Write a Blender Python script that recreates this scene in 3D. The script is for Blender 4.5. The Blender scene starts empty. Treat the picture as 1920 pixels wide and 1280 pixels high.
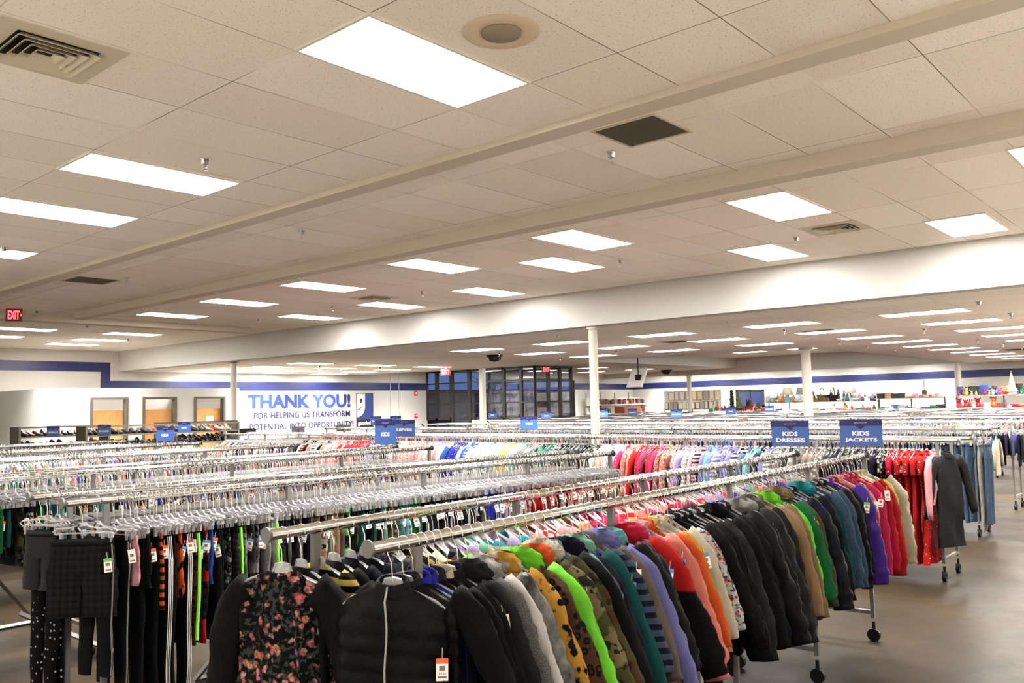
import bpy, math, random
from mathutils import Vector, Matrix, noise
import numpy as np

random.seed(7)
PI = math.pi
SC = bpy.context.scene
COL = SC.collection

# ------------------------------------------------------------------ camera
EYE = 1.75
AZ, PITCH, ROLL, FPX = .7144, .0760, -.0224, 1587.2
fw = Vector((math.cos(PITCH)*math.cos(AZ), math.cos(PITCH)*math.sin(AZ), math.sin(PITCH)))
rt = fw.cross(Vector((0, 0, 1))).normalized()
up = rt.cross(fw)
c_, s_ = math.cos(ROLL), math.sin(ROLL)
R_, U_ = c_*rt+s_*up, -s_*rt+c_*up
cam = bpy.data.cameras.new('camera')
cam.sensor_width = 36.0
cam.lens = FPX/1920*36
cam.clip_end = 300
cam_o = bpy.data.objects.new('camera', cam)
COL.objects.link(cam_o)
cam_o.matrix_world = Matrix(((R_.x, U_.x, -fw.x, 0), (R_.y, U_.y, -fw.y, 0), (R_.z, U_.z, -fw.z, EYE), (0, 0, 0, 1)))
SC.camera = cam_o

# ------------------------------------------------------------------ view, world
EXPO = 2.6
LAMP_W, LAMP_W2, SPREAD = 12.0, 25.0, 112
SC.view_settings.view_transform = 'Standard'
SC.view_settings.look = 'None'
SC.view_settings.exposure = EXPO
SC.view_settings.gamma = 1.0
SC.view_settings.use_curve_mapping = False
SC.cycles.transparent_max_bounces = 24
SC.cycles.max_bounces = 14
SC.cycles.diffuse_bounces = 10
SC.cycles.caustics_reflective = False
SC.cycles.caustics_refractive = False
SC.cycles.sample_clamp_indirect = 6
LAMP = 1.6
w = bpy.data.worlds.new('dusk')
SC.world = w
w.use_nodes = True
w.node_tree.nodes['Background'].inputs[0].default_value = (.16, .27, .62, 1)
w.node_tree.nodes['Background'].inputs[1].default_value = .11

# ------------------------------------------------------------------ materials
def srgb(r, g, b):
    f = lambda v: v/12.92 if v <= .04045 else ((v+.055)/1.055)**2.4
    return (f(r/255), f(g/255), f(b/255), 1)
_M = {}
def newmat(name):
    m = bpy.data.materials.new(name)
    m.use_nodes = True
    nt = m.node_tree
    return m, nt, nt.nodes['Principled BSDF']
def setp(b, col=None, rough=.6, metal=0, spec=.5):
    if col is not None: b.inputs['Base Color'].default_value = col
    b.inputs['Roughness'].default_value = rough
    b.inputs['Metallic'].default_value = metal
    b.inputs['Specular IOR Level'].default_value = spec
def plain(name, col, rough=.6, metal=0, spec=.5, emit=0):
    if name in _M: return _M[name]
    m, nt, b = newmat(name)
    setp(b, col, rough, metal, spec)
    if emit:
        b.inputs['Emission Color'].default_value = col
        b.inputs['Emission Strength'].default_value = emit
    _M[name] = m
    return m
def nd(nt, t, **k):
    n = nt.nodes.new(t)
    for a, v in k.items(): setattr(n, a, v)
    return n
def mathn(nt, op, a, b=None, c=None):
    n = nd(nt, 'ShaderNodeMath', operation=op)
    for i, v in enumerate((a, b, c)):
        if v is None: continue
        if isinstance(v, (int, float)): n.inputs[i].default_value = v
        else: nt.links.new(v, n.inputs[i])
    return n.outputs[0]
def mixc(nt, fac, a, b):
    n = nd(nt, 'ShaderNodeMix', data_type='RGBA')
    for s, v in ((n.inputs[0], fac), (n.inputs[6], a), (n.inputs[7], b)):
        if isinstance(v, (int, float)): s.default_value = v
        elif isinstance(v, tuple): s.default_value = v
        else: nt.links.new(v, s)
    return n.outputs[2]
def coord(nt, scale=(1, 1, 1), kind='Object'):
    t = nd(nt, 'ShaderNodeTexCoord')
    mp = nd(nt, 'ShaderNodeMapping')
    mp.inputs['Scale'].default_value = scale
    nt.links.new(t.outputs[kind], mp.inputs[0])
    return mp.outputs[0]
def noisen(nt, vec, scale, detail=3, rough=.5):
    n = nd(nt, 'ShaderNodeTexNoise')
    n.inputs['Scale'].default_value = scale
    n.inputs['Detail'].default_value = detail
    n.inputs['Roughness'].default_value = rough
    nt.links.new(vec, n.inputs['Vector'])
    return n.outputs['Fac']
def step(nt, v, lo, hi):
    n = nd(nt, 'ShaderNodeMapRange', clamp=True)
    n.inputs[1].default_value = lo; n.inputs[2].default_value = hi
    nt.links.new(v, n.inputs[0])
    return n.outputs[0]
def voro(nt, vec, scale, feat='F1'):
    n = nd(nt, 'ShaderNodeTexVoronoi', feature=feat)
    n.inputs['Scale'].default_value = scale
    nt.links.new(vec, n.inputs['Vector'])
    return n

COLS = dict(black=(16, 15, 17), charcoal=(58, 56, 58), grey=(112, 110, 108), silver=(168, 166, 162), navy=(26, 30, 52),
    blue=(44, 92, 190), royal=(44, 48, 190), denim=(72, 96, 122), slate=(84, 100, 126), teal=(22, 92, 92), aqua=(120, 200, 205), turquoise=(40, 160, 170),
    green=(30, 122, 66), lime=(140, 255, 60), olive=(88, 86, 52), khaki=(150, 130, 92), tan=(178, 142, 104), brown=(92, 62, 40),
    taupe=(122, 108, 98), cream=(236, 226, 200), white=(236, 232, 228), yellow=(240, 212, 104), mustard=(226, 168, 66),
    orange=(250, 100, 40), red=(206, 34, 34), crimson=(216, 30, 60), pink=(240, 172, 176), hotpink=(232, 52, 110), coral=(255, 142, 124),
    purple=(92, 56, 178), plum=(46, 30, 66), periwinkle=(134, 134, 200), lavender=(190, 170, 220), mint=(140, 205, 180))
WORDS = dict(royal='royal blue', hotpink='hot pink')
def cname(c): return WORDS.get(c, c)
def C(c, k=.36): r = srgb(*COLS[c]); return (r[0]*k, r[1]*k, r[2]*k, 1)

def fabric(col, pat='plain', rough=.85, col2=None):
    key = ('fab', col, pat, rough, col2)
    if key in _M: return _M[key]
    m, nt, b = newmat('fabric_%s_%s' % (pat, col))
    base = C(col); L = nt.links
    if col in ('black', 'navy', 'plum', 'charcoal'): base = tuple(x*.5 for x in base[:3])+(1,)
    sec = C(col2 or 'white')
    if pat == 'plain':
        v = coord(nt)
        f = noisen(nt, v, 14, 3)
        out = mixc(nt, f, tuple(x*.82 for x in base[:3])+(1,), tuple(min(1, x*1.15+.003) for x in base[:3])+(1,))
    elif pat == 'heather':
        v = coord(nt, (1, 1, 3)); f = noisen(nt, v, 160, 2)
        out = mixc(nt, step(nt, f, .35, .65), tuple(x*.55 for x in base[:3])+(1,), tuple(min(1, x*1.5) for x in base[:3])+(1,))
    elif pat == 'camo':
        v = coord(nt)
        f1 = step(nt, noisen(nt, v, 11, 2), .5, .53); f2 = step(nt, noisen(nt, coord(nt, (1, 1, 1.7)), 17, 2), .56, .58)
        out = mixc(nt, f2, mixc(nt, f1, base, sec), srgb(26, 24, 20))
    elif pat == 'leopard':
        v = coord(nt); vo = voro(nt, v, 34)
        f = step(nt, vo.outputs['Distance'], .46, .40)
        f2 = step(nt, vo.outputs['Distance'], .16, .22)
        k = mathn(nt, 'MULTIPLY', f, f2)
        out = mixc(nt, k, base, sec)
    elif pat == 'patch':
        v = coord(nt); f = step(nt, noisen(nt, v, 24, 3), .52, .58)
        out = mixc(nt, f, base, sec)
    elif pat == 'tiedye':
        v = coord(nt); f = noisen(nt, v, 9, 5, .7)
        out = mixc(nt, step(nt, f, .4, .66), base, sec)
    elif pat == 'floral':
        v = coord(nt)
        wv = nd(nt, 'ShaderNodeVectorMath', operation='ADD'); nn = nd(nt, 'ShaderNodeTexNoise'); nn.inputs['Scale'].default_value = 40; L.new(v, nn.inputs['Vector'])
        sc = nd(nt, 'ShaderNodeVectorMath', operation='SCALE'); sc.inputs['Scale'].default_value = .03; L.new(nn.outputs['Color'], sc.inputs[0]); L.new(v, wv.inputs[0]); L.new(sc.outputs[0], wv.inputs[1])
        vo = voro(nt, wv.outputs[0], 30)
        h = nd(nt, 'ShaderNodeHueSaturation'); h.inputs['Saturation'].default_value = .85; h.inputs['Value'].default_value = .8
        L.new(vo.outputs['Color'], h.inputs['Color'])
        petal = mixc(nt, .8, h.outputs[0], sec); petal = mixc(nt, step(nt, noisen(nt, v, 90, 2), .4, .6), petal, tuple(x*.45 for x in sec[:3])+(1,))
        f = step(nt, vo.outputs['Distance'], .46, .34)
        g = step(nt, noisen(nt, v, 60, 2), .52, .6)
        leaf = mixc(nt, g, base, srgb(44, 50, 46))
        g2 = step(nt, noisen(nt, v, 16, 2), .40, .46)
        out = mixc(nt, mathn(nt, 'MULTIPLY', f, g2), leaf, petal)
    elif pat == 'dots':
        v = coord(nt); vo = voro(nt, v, 30)
        vo.inputs['Randomness'].default_value = .6
        out = mixc(nt, step(nt, vo.outputs['Distance'], .2, .16), base, sec)
    elif pat == 'stripes':
        v = coord(nt); s = nd(nt, 'ShaderNodeSeparateXYZ'); L.new(v, s.inputs[0])
        f = mathn(nt, 'FRACT', mathn(nt, 'MULTIPLY', s.outputs[2], 24.0))
        out = mixc(nt, step(nt, f, .5, .55), base, sec)
    elif pat == 'vstripes':
        v = coord(nt); s = nd(nt, 'ShaderNodeSeparateXYZ'); L.new(v, s.inputs[0])
        f = mathn(nt, 'FRACT', mathn(nt, 'MULTIPLY', s.outputs[0], 40.0))
        out = mixc(nt, step(nt, f, .5, .55), base, sec)
    elif pat == 'plaid':
        v = coord(nt); s = nd(nt, 'ShaderNodeSeparateXYZ'); L.new(v, s.inputs[0])
        fx = step(nt, mathn(nt, 'FRACT', mathn(nt, 'MULTIPLY', s.outputs[0], 30.0)), .55, .6)
        fz = step(nt, mathn(nt, 'FRACT', mathn(nt, 'MULTIPLY', s.outputs[2], 30.0)), .55, .6)
        out = mixc(nt, mathn(nt, 'MULTIPLY', mathn(nt, 'ADD', fx, fz), .5), base, sec)
    elif pat == 'colourblock':
        v = coord(nt); s = nd(nt, 'ShaderNodeSeparateXYZ'); L.new(v, s.inputs[0])
        out = mixc(nt, step(nt, s.outputs[2], -.34, -.35), base, sec)
    elif pat == 'washed':
        v = coord(nt, (1, 1, .35)); f = noisen(nt, v, 20, 5, .7)
        out = mixc(nt, step(nt, f, .3, .8), tuple(x*.6 for x in base[:3])+(1,), tuple(min(1, x*1.7) for x in base[:3])+(1,))
    if isinstance(out, tuple): b.inputs['Base Color'].default_value = out
    else: L.new(out, b.inputs['Base Color'])
    setp(b, None, rough, 0, .09)
    bp = nd(nt, 'ShaderNodeBump'); bp.inputs['Strength'].default_value = .8; bp.inputs['Distance'].default_value = .008
    L.new(noisen(nt, coord(nt, (1, 1, .5)), 26, 5, .65), bp.inputs['Height']); L.new(bp.outputs[0], b.inputs['Normal'])
    _M[key] = m
    return m

M_wall = plain('wall_paint', srgb(192, 190, 184), .75, spec=.3)
M_stripe = plain('stripe_blue', srgb(22, 32, 92), .38, spec=.6)
M_col = plain('column_paint', srgb(200, 195, 182), .4)
M_chrome = plain('chrome', (.56, .55, .53, 1), .13, 1)
M_hookm = plain('hook_chrome', (.62, .61, .59, 1), .2, 1)
M_steel = plain('brushed_steel', (.16, .155, .145, 1), .6, .6)
M_black = plain('black_plastic', srgb(12, 12, 13), .5, spec=.2)
M_dark = plain('dark_grey_panel', srgb(86, 80, 68), .55)
M_bronze = plain('dark_bronze', srgb(30, 27, 25), .4)
M_white = plain('white_plastic', srgb(238, 236, 230), .45)
M_wood = None
M_red = plain('exit_red', (1, .10, .12, 1), .5, emit=.5)
M_signb = plain('sign_blue', srgb(62, 100, 172), .35)
M_signd = plain('sign_navy', srgb(26, 26, 92), .35)
M_signw = plain('sign_white', srgb(250, 248, 244), .5)
M_card = plain('tag_card', srgb(236, 230, 222), .7)
M_ink = plain('tag_ink', srgb(110, 104, 104), .7)
M_tag = {'orange': plain('tag_orange', srgb(240, 92, 50), .6), 'blue': plain('tag_blue', srgb(88, 138, 200), .6),
         'green': plain('tag_green', srgb(112, 176, 84), .6), 'red': plain('tag_red', srgb(196, 40, 44), .6),
         'yellow': plain('tag_yellow', srgb(244, 214, 60), .6), 'white': M_card}
M_frame_in = plain('diffuser_frame', srgb(225, 220, 208), .5)
M_vent = plain('vent_paint', srgb(205, 196, 172), .6)
M_grille = plain('return_grille', srgb(96, 88, 74), .7)
M_lamp, _nt, _b = newmat('lit_diffuser')
_b.inputs['Base Color'].default_value = (.9, .9, .9, 1)
_b.inputs['Emission Color'].default_value = (1, .97, .93, 1)
_b.inputs['Emission Strength'].default_value = LAMP

# clear hanger plastic
M_clear, nt, b = newmat('clear_plastic')
setp(b, (.46, .46, .47, 1), .12, 0, .8)
tr = nd(nt, 'ShaderNodeBsdfTransparent'); mx = nd(nt, 'ShaderNodeMixShader'); mx.inputs[0].default_value = .5
nt.links.new(tr.outputs[0], mx.inputs[1]); nt.links.new(b.outputs[0], mx.inputs[2])
nt.links.new(mx.outputs[0], nt.nodes['Material Output'].inputs[0])
M_farclear = plain('clear_plastic_solid', (.72, .72, .72, 1), .3, 0, .6)
# window glass
M_glass, nt, b = newmat('window_glass')
tr = nd(nt, 'ShaderNodeBsdfTransparent'); tr.inputs[0].default_value = (.93, .94, .96, 1)
gl = nd(nt, 'ShaderNodeBsdfGlossy'); gl.inputs['Roughness'].default_value = .03
lw = nd(nt, 'ShaderNodeLayerWeight')
mx = nd(nt, 'ShaderNodeMixShader')
nt.links.new(mathn(nt, 'MULTIPLY_ADD', mathn(nt, 'POWER', lw.outputs['Facing'], 4.0), .8, .05), mx.inputs[0]); nt.links.new(tr.outputs[0], mx.inputs[1]); nt.links.new(gl.outputs[0], mx.inputs[2])
nt.links.new(mx.outputs[0], nt.nodes['Material Output'].inputs[0])
# wood door
M_wood, nt, b = newmat('orange_wood')
f = noisen(nt, coord(nt, (6, 6, .8)), 5, 4)
nt.links.new(mixc(nt, f, srgb(214, 140, 70), srgb(240, 186, 120)), b.inputs['Base Color'])
setp(b, None, .45)
M_cherry = plain('cherry_wood', srgb(110, 50, 26), .45)
# stuff colour from a per-garment attribute
M_attr, nt, b = newmat('garment_cloth')
a = nd(nt, 'ShaderNodeAttribute', attribute_name='cloth')
nt.links.new(a.outputs['Color'], b.inputs['Base Color']); setp(b, None, .85, 0, .15)

def ceiling_mat(name, px, ox, py, oy):
    m, nt, b = newmat(name)
    v = coord(nt, kind='Object'); s = nd(nt, 'ShaderNodeSeparateXYZ'); nt.links.new(v, s.inputs[0])
    def line(c, p, o, wd):
        f = mathn(nt, 'FRACT', mathn(nt, 'DIVIDE', mathn(nt, 'SUBTRACT', c, o-wd/2), p))
        return mathn(nt, 'LESS_THAN', f, wd/p), f
    lx, fx = line(s.outputs[0], px, ox, .024); ly, fy = line(s.outputs[1], py, oy, .024)
    bar = mathn(nt, 'MAXIMUM', lx, ly)
    ex, _ = line(s.outputs[0], px, ox+.015, .007); ey, _ = line(s.outputs[1], py, oy+.015, .007)
    gap = mathn(nt, 'MAXIMUM', ex, ey)
    gn = step(nt, noisen(nt, v, .9, 3), .36, .56)
    gap = mathn(nt, 'MULTIPLY', gap, gn)
    # per tile tone
    vo = nd(nt, 'ShaderNodeTexWhiteNoise', noise_dimensions='2D')
    cb = nd(nt, 'ShaderNodeCombineXYZ')
    nt.links.new(mathn(nt, 'FLOOR', mathn(nt, 'DIVIDE', mathn(nt, 'SUBTRACT', s.outputs[0], ox), px)), cb.inputs[0])
    nt.links.new(mathn(nt, 'FLOOR', mathn(nt, 'DIVIDE', mathn(nt, 'SUBTRACT', s.outputs[1], oy), py)), cb.inputs[1])
    nt.links.new(cb.outputs[0], vo.inputs[0])
    tile = mixc(nt, vo.outputs[0], srgb(240, 231, 219), srgb(251, 244, 234))
    sp = step(nt, noisen(nt, v, 85, 2, .6), .62, .68)
    tile = mixc(nt, mathn(nt, 'MULTIPLY', sp, .55), tile, srgb(150, 122, 100))
    out = mixc(nt, bar, tile, srgb(245, 237, 224))
    out = mixc(nt, mathn(nt, 'MULTIPLY', gap, .8), out, srgb(70, 58, 46))  # shadow in the gaps beside the bars, painted as broken dark lines
    nt.links.new(out, b.inputs['Base Color']); setp(b, None, .9, 0, .2)
    return m
M_ceilA = ceiling_mat('ceiling_tiles', 1.2192, 2.5363, .6096, 3.672)
M_ceilB = ceiling_mat('ceiling_tiles_far', .6096, 14.05-.305, 1.2192, 3.73-.61)
M_floor, nt, b = newmat('polished_concrete')
v = coord(nt)
f = noisen(nt, v, .55, 5, .6); f2 = noisen(nt, v, 3.2, 6, .7)
c1 = mixc(nt, step(nt, f, .3, .7), srgb(30, 24, 15), srgb(54, 44, 29))
c2 = mixc(nt, mathn(nt, 'MULTIPLY', step(nt, f2, .42, .66), .5), c1, srgb(28, 23, 18))
jv, _x = None, None
s = nd(nt, 'ShaderNodeSeparateXYZ'); nt.links.new(v, s.inputs[0])
jl = mathn(nt, 'LESS_THAN', mathn(nt, 'FRACT', mathn(nt, 'DIVIDE', mathn(nt, 'ADD', s.outputs[1], 1.3), 4.6)), .0018)
c3 = mixc(nt, mathn(nt, 'MULTIPLY', jl, .6), c2, srgb(60, 50, 42))
nt.links.new(c3, b.inputs['Base Color']); setp(b, None, .3, 0, .14)
nt.links.new(mathn(nt, 'MULTIPLY_ADD', f2, .22, .30), b.inputs['Roughness'])

# ------------------------------------------------------------------ mesh builder
class MB:
    def __init__(self): self.v = []; self.f = []; self.m = []; self.c = []
    def add(self, vs, fs, mi=0, col=None):
        o = len(self.v); self.v += vs
        self.f += [tuple(i+o for i in f) for f in fs]; self.m += [mi]*len(fs)
        if col is not None: self.c += [col]*len(vs)
    def box(self, a, b, mi=0, M=None):
        (x0, y0, z0), (x1, y1, z1) = a, b
        vs = [(x, y, z) for z in (z0, z1) for y in (y0, y1) for x in (x0, x1)]
        if M is not None: vs = [tuple(M @ Vector(p)) for p in vs]
        self.add(vs, [(0, 2, 3, 1), (4, 5, 7, 6), (0, 1, 5, 4), (2, 6, 7, 3), (0, 4, 6, 2), (1, 3, 7, 5)], mi)
    def tube(self, pts, r, n=8, mi=0, cap=True, flat=1.0):
        pts = [Vector(p) for p in pts]; rings = []
        for i, p in enumerate(pts):
            t = (pts[min(i+1, len(pts)-1)]-pts[max(i-1, 0)]).normalized()
            a = Vector((0, 0, 1)) if abs(t.z) < .9 else Vector((0, 1, 0))
            u = t.cross(a).normalized(); v = u.cross(t)
            rr = r[i] if isinstance(r, (list, tuple)) else r
            rings.append([tuple(p+(u*math.cos(2*PI*k/n)*flat+v*math.sin(2*PI*k/n))*rr) for k in range(n)])
        vs = [q for g in rings for q in g]
        fs = [(i*n+k, i*n+(k+1) % n, (i+1)*n+(k+1) % n, (i+1)*n+k) for i in range(len(pts)-1) for k in range(n)]
        if cap: fs += [tuple(range(n))[::-1], tuple((len(pts)-1)*n+k for k in range(n))]
        self.add(vs, fs, mi)
    def lathe(self, prof, n=16, mi=0, at=(0, 0, 0), sx=1, sy=1):
        vs = [(at[0]+r*math.cos(2*PI*k/n)*sx, at[1]+r*math.sin(2*PI*k/n)*sy, at[2]+z) for r, z in prof for k in range(n)]
        fs = [(i*n+k, i*n+(k+1) % n, (i+1)*n+(k+1) % n, (i+1)*n+k) for i in range(len(prof)-1) for k in range(n)]
        self.add(vs, fs+[tuple(range(n))[::-1], tuple((len(prof)-1)*n+k for k in range(n))], mi)
    def mesh(self, name, mats, smooth=False):
        me = bpy.data.meshes.new(name); me.from_pydata(self.v, [], self.f)
        for m in (mats if isinstance(mats, (list, tuple)) else [mats]): me.materials.append(m)
        if any(self.m): me.polygons.foreach_set('material_index', self.m)
        if smooth: me.polygons.foreach_set('use_smooth', [True]*len(self.f))
        if self.c:
            a = me.color_attributes.new('cloth', 'FLOAT_COLOR', 'POINT')
            a.data.foreach_set('color', np.array(self.c, dtype=np.float32).ravel())
        me.update()
        return me
def obj(name, mb, mats, parent=None, smooth=False, loc=None, rot=None):
    me = mb.mesh(name, mats, smooth) if isinstance(mb, MB) else mb
    o = bpy.data.objects.new(name, me); COL.objects.link(o)
    if parent is not None: o.parent = parent
    if loc: o.location = loc
    if rot: o.rotation_euler = rot
    return o
def tag(o, label=None, cat=None, group=None, kind=None):
    for k, v in (('label', label), ('category', cat), ('group', group), ('kind', kind)):
        if v: o[k] = v
    return o
def thing(name, loc=(0, 0, 0), rz=0, rx=0, ry=0):
    o = bpy.data.objects.new(name, None); COL.objects.link(o); o.location = loc; o.rotation_euler = (rx, ry, rz)
    o.empty_display_size = .05
    return o
def struct(name, mb, mats, label=None):
    return tag(obj(name, mb, mats), label, kind='structure')
def boxo(name, a, b, mat, parent=None, **k):
    m = MB(); m.box(a, b); return obj(name, m, mat, parent, **k)
def copy_tree(o, parent=None):
    c = o.copy(); COL.objects.link(c)
    if parent is not None: c.parent = parent
    for ch in list(o.children): copy_tree(ch, c)
    return c
def text_mesh(s, size, extrude=.001, bold=0.0, align='CENTER', spacing=1.0):
    cu = bpy.data.curves.new('t', 'FONT'); cu.body = s; cu.size = size; cu.extrude = extrude; cu.offset = bold
    cu.align_x = align; cu.space_character = spacing; cu.resolution_u = 3
    o = bpy.data.objects.new('t', cu); COL.objects.link(o)
    me = bpy.data.meshes.new_from_object(o)
    bpy.data.objects.remove(o); bpy.data.curves.remove(cu)
    return me
def fit_text(me, wd, ht, mat):
    """scale a text mesh to a width and height with its lower left corner at 0,0"""
    n = len(me.vertices); a = np.zeros(n*3, dtype=np.float32); me.vertices.foreach_get('co', a); a = a.reshape(-1, 3)
    mn, mx = a.min(0), a.max(0)
    a[:, 0] = (a[:, 0]-mn[0])/(mx[0]-mn[0])*wd; a[:, 1] = (a[:, 1]-mn[1])/(mx[1]-mn[1])*ht; a[:, 2] -= mn[2]
    me.vertices.foreach_set('co', a.ravel()); me.materials.clear(); me.materials.append(mat); me.update()
    return me

def seq_label(items, noun, where, cat, group):
    n = len(items)
    for i, (o, c) in enumerate(items):
        if n == 1: nb = 'alone'
        elif i == 0: nb = 'at the left end beside a %s one' % cname(items[1][1])
        elif i == n-1: nb = 'at the right end beside a %s one' % cname(items[i-1][1])
        else: nb = 'between %s and %s' % (cname(items[i-1][1]), cname(items[i+1][1]))
        tag(o, '%s %s %s, %s' % (cname(c), noun, where, nb), cat, group)
ORD = ['first', 'second', 'third', 'fourth', 'fifth', 'sixth', 'seventh', 'eighth', 'ninth', 'tenth']

# ------------------------------------------------------------------ the room
ZH, ZL = 3.648, 3.05
YF, XFAR, XH = 25.6, 37.4, 11.45
Y0, X0 = -9.0, -8.0
m = MB(); m.box((-.5, -.6, -.2), (XFAR+.2, 30, 0)); struct('floor', m, M_floor)
m = MB(); m.box((X0-.2, Y0-.2, -.2), (-.5, 30, 0)); m.box((-.5, Y0-.2, -.2), (XFAR+.2, -.6, 0)); struct('floor', m, plain('pale_bounce_floor', srgb(160, 155, 147), .5))  # unseen floor area, made pale to bounce light up to the ceiling
m = MB(); m.box((X0, Y0, ZH), (XH, YF, ZH+.1)); struct('ceiling', m, M_ceilA)
m = MB()
m.box((XH+.3, Y0, ZL), (20.7, YF, ZL+.1)); m.box((20.7, Y0, ZL), (XFAR, 8.3, ZL+.1))
struct('ceiling', m, M_ceilB)
m = MB(); m.box((20.7, 8.3, ZH), (34.9, 17.2, ZH+.1)); struct('ceiling', m, M_ceilB)
m = MB(); m.box((20.7, 17.2, 3.22), (34.9, YF, 3.3)); struct('ceiling', m, M_ceilA)
m = MB(); m.box((35.1, 8.3, 3.2), (XFAR, YF, 3.3)); struct('ceiling', m, M_ceilA)
m = MB()
m.box((20.65, 8.25, ZL), (34.9, 8.3, ZH)); m.box((20.65, 8.3, ZL), (20.7, 17.2, ZH)); m.box((20.7, 17.15, 3.22), (34.9, 17.2, ZH))
m.box((20.65, 17.2, ZL), (20.7, YF, 3.22))
struct('trim_5', m, M_wall)
m = MB(); m.box((XH, Y0, ZL), (XH+.3, YF, ZH)); struct('beam', m, M_wall)
m = MB(); m.box((34.9, 8.3, 2.98), (35.1, 24.2, ZH)); struct('beam', m, M_wall)
# shallow ceiling drops
M_drop = plain('soffit_paint', srgb(206, 196, 180), .8, spec=.2)
m = MB(); m.box((4.42, Y0, 3.60), (4.60, 17.0, ZH-.001)); struct('trim_1', m, M_drop)
m = MB(); m.box((6.42, Y0, 3.52), (6.62, 16.2, ZH-.001)); struct('trim_2', m, M_drop)
m = MB(); m.box((-8, 16.95, 3.53), (10.5, 17.25, ZH-.001)); struct('trim_3', m, M_drop)
# walls
def wallbox(name, a, b): m = MB(); m.box(a, b); return struct(name, m, M_wall)
wallbox('wall_front', (X0, YF, 0), (24.1, YF+.15, ZH))
wallbox('wall_left', (X0-.15, Y0, 0), (X0, YF, ZH))
wallbox('wall_back', (X0, Y0-.15, 0), (XFAR, Y0, ZH))
wallbox('wall_far', (XFAR, Y0, 0), (XFAR+.15, 24.3, ZH))
wallbox('wall_right', (32.4, 24.2, 0), (XFAR, 24.35, ZH)); wallbox('wall_right', (26.38, 24.2, 2.9), (32.4, 24.35, ZH))
def stripe(name, boxes):
    m = MB()
    for a, b in boxes: m.box(a, b)
    struct(name, m, M_stripe)
stripe('trim_6', [((X0, YF-.006, 3.03), (11.2, YF, 3.31)), ((10.92, YF-.006, 2.47), (11.2, YF, 3.03)), ((11.2, YF-.006, 2.47), (24.09, YF, 2.765))])
stripe('trim_7', [((32.4, 24.194, 2.47), (XFAR, 24.2, 2.765))])
stripe('trim_8', [((XFAR-.006, Y0, 2.47), (XFAR, 24.19, 2.765))])
# low wall below the entrance glass
m = MB(); m.box((24.02, 19.78, 0), (24.12, 23.0, 1.24)); m.box((24.02, 19.78, 0), (26.05, 19.88, 1.24)); struct('wall_sill', m, M_wall)

# columns
def column(x, y, r, zt, n=24):
    m = MB(); m.lathe([(r*1.25, 0), (r*1.25, .05), (r, .06), (r, zt-.05), (r*1.5, zt-.045), (r*1.5, zt)], n, at=(x, y, 0))
    return struct('column', m, M_col)
column(XH+.15, 8.26, .073, ZL); column(XH+.3, 19.7, .08, ZL); column(21.0, 8.4, .118, ZL)
column(34.9, 8.2, .11, ZL); column(34.9, 19.5, .10, 2.98)
m = MB(); m.box((20.92, 19.5, 0), (21.08, 19.66, ZL)); struct('column', m, M_col)

# entrance glass: dark frames, one window per bay
def bay(n, axis, a0, a1, c, z0=0.0, z1=3.22, zs=(1.885, 2.717), wd=.05, wall=None):
    m = MB()
    def b(u0, u1, z_0, z_1, t=.05):
        if axis == 'y': m.box((c-t, u0, z_0), (c+t, u1, z_1))
        else: m.box((u0, c-t, z_0), (u1, c+t, z_1))
    b(a0, a0+wd, z0, z1); b(a1-wd, a1, z0, z1); b(a0, a1, z1-.06, z1); b(a0, a1, z0, z0+.08)
    for z in zs: b(a0+wd, a1-wd, z-.025, z+.025, .04)
    w_ = tag(obj('window_%d' % n, m, M_bronze), kind='structure')
    m = MB()
    if axis == 'y': m.box((c-.006, a0+wd, z0+.08), (c+.006, a1-wd, z1-.06))
    else: m.box((a0+wd, c-.006, z0+.08), (a1-wd, c+.006, z1-.06))
    obj('pane', m, M_glass, w_)
ys = [(25.60, 25.02, 1.24, .05), (25.02, 24.15, 1.24, .09), (24.15, 23.15, 0, .09), (23.15, 22.45, 0, .06), (22.45, 21.36, 1.24, .07), (21.36, 20.48, 1.24, .07), (20.48, 19.83, 0, .05)]
for i, (b1, b0, z0, wd) in enumerate(ys): bay(i+1, 'y', b0, b1, 24.1, z0, wd=wd)
for i, (b0, b1) in enumerate(((24.1, 24.9), (24.9, 25.62), (25.62, 26.38))): bay(8+i, 'x', b0, b1, 19.85, 1.24, wd=.06)
bay(12, 'y', 19.9, 24.2, 26.38, 0, wd=.06)
for i in range(3): bay(13+i, 'x', 26.4+2*i, 28.4+2*i, 24.27, 0, z1=2.9, zs=(1.4,))
# dusk outside: snow covered lot, brick building, trees, a parked car
m = MB(); m.box((24.2, 30, -.25), (90, 90, -.1)); struct('ground', m, plain('snow', srgb(190, 196, 214), .8))
def bld(name, a, b, mat, win, label):
    t = thing(name, ((a[0]+b[0])/2, (a[1]+b[1])/2, -.1))
    o = boxo('wall', a, b, mat, t); o.location = -t.location
    for i in range(int((b[0]-a[0])/3)):
        x = a[0]+1+i*3
        o = boxo('window', (x, a[1]-.06, .9), (x+1.5, a[1]-.01, 2.3), win, t); o.location = -t.location
    m = MB(); m.box((a[0]-.3, a[1]-.3, b[2]), (b[0]+.3, b[1]+.3, b[2]+.3)); o = obj('roof', m, M_black, t); o.location = -t.location
    tag(t, label, 'building')
bld('shop_building', (46, 50, -.1), (74, 60, 2.9), plain('brick', srgb(92, 52, 44), .8), plain('dusk_window', srgb(40, 50, 80), .2), 'brick building across the snowy lot behind the entrance glass')
t = thing('parked_car', (36, 34, -.1), rz=.25)
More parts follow.
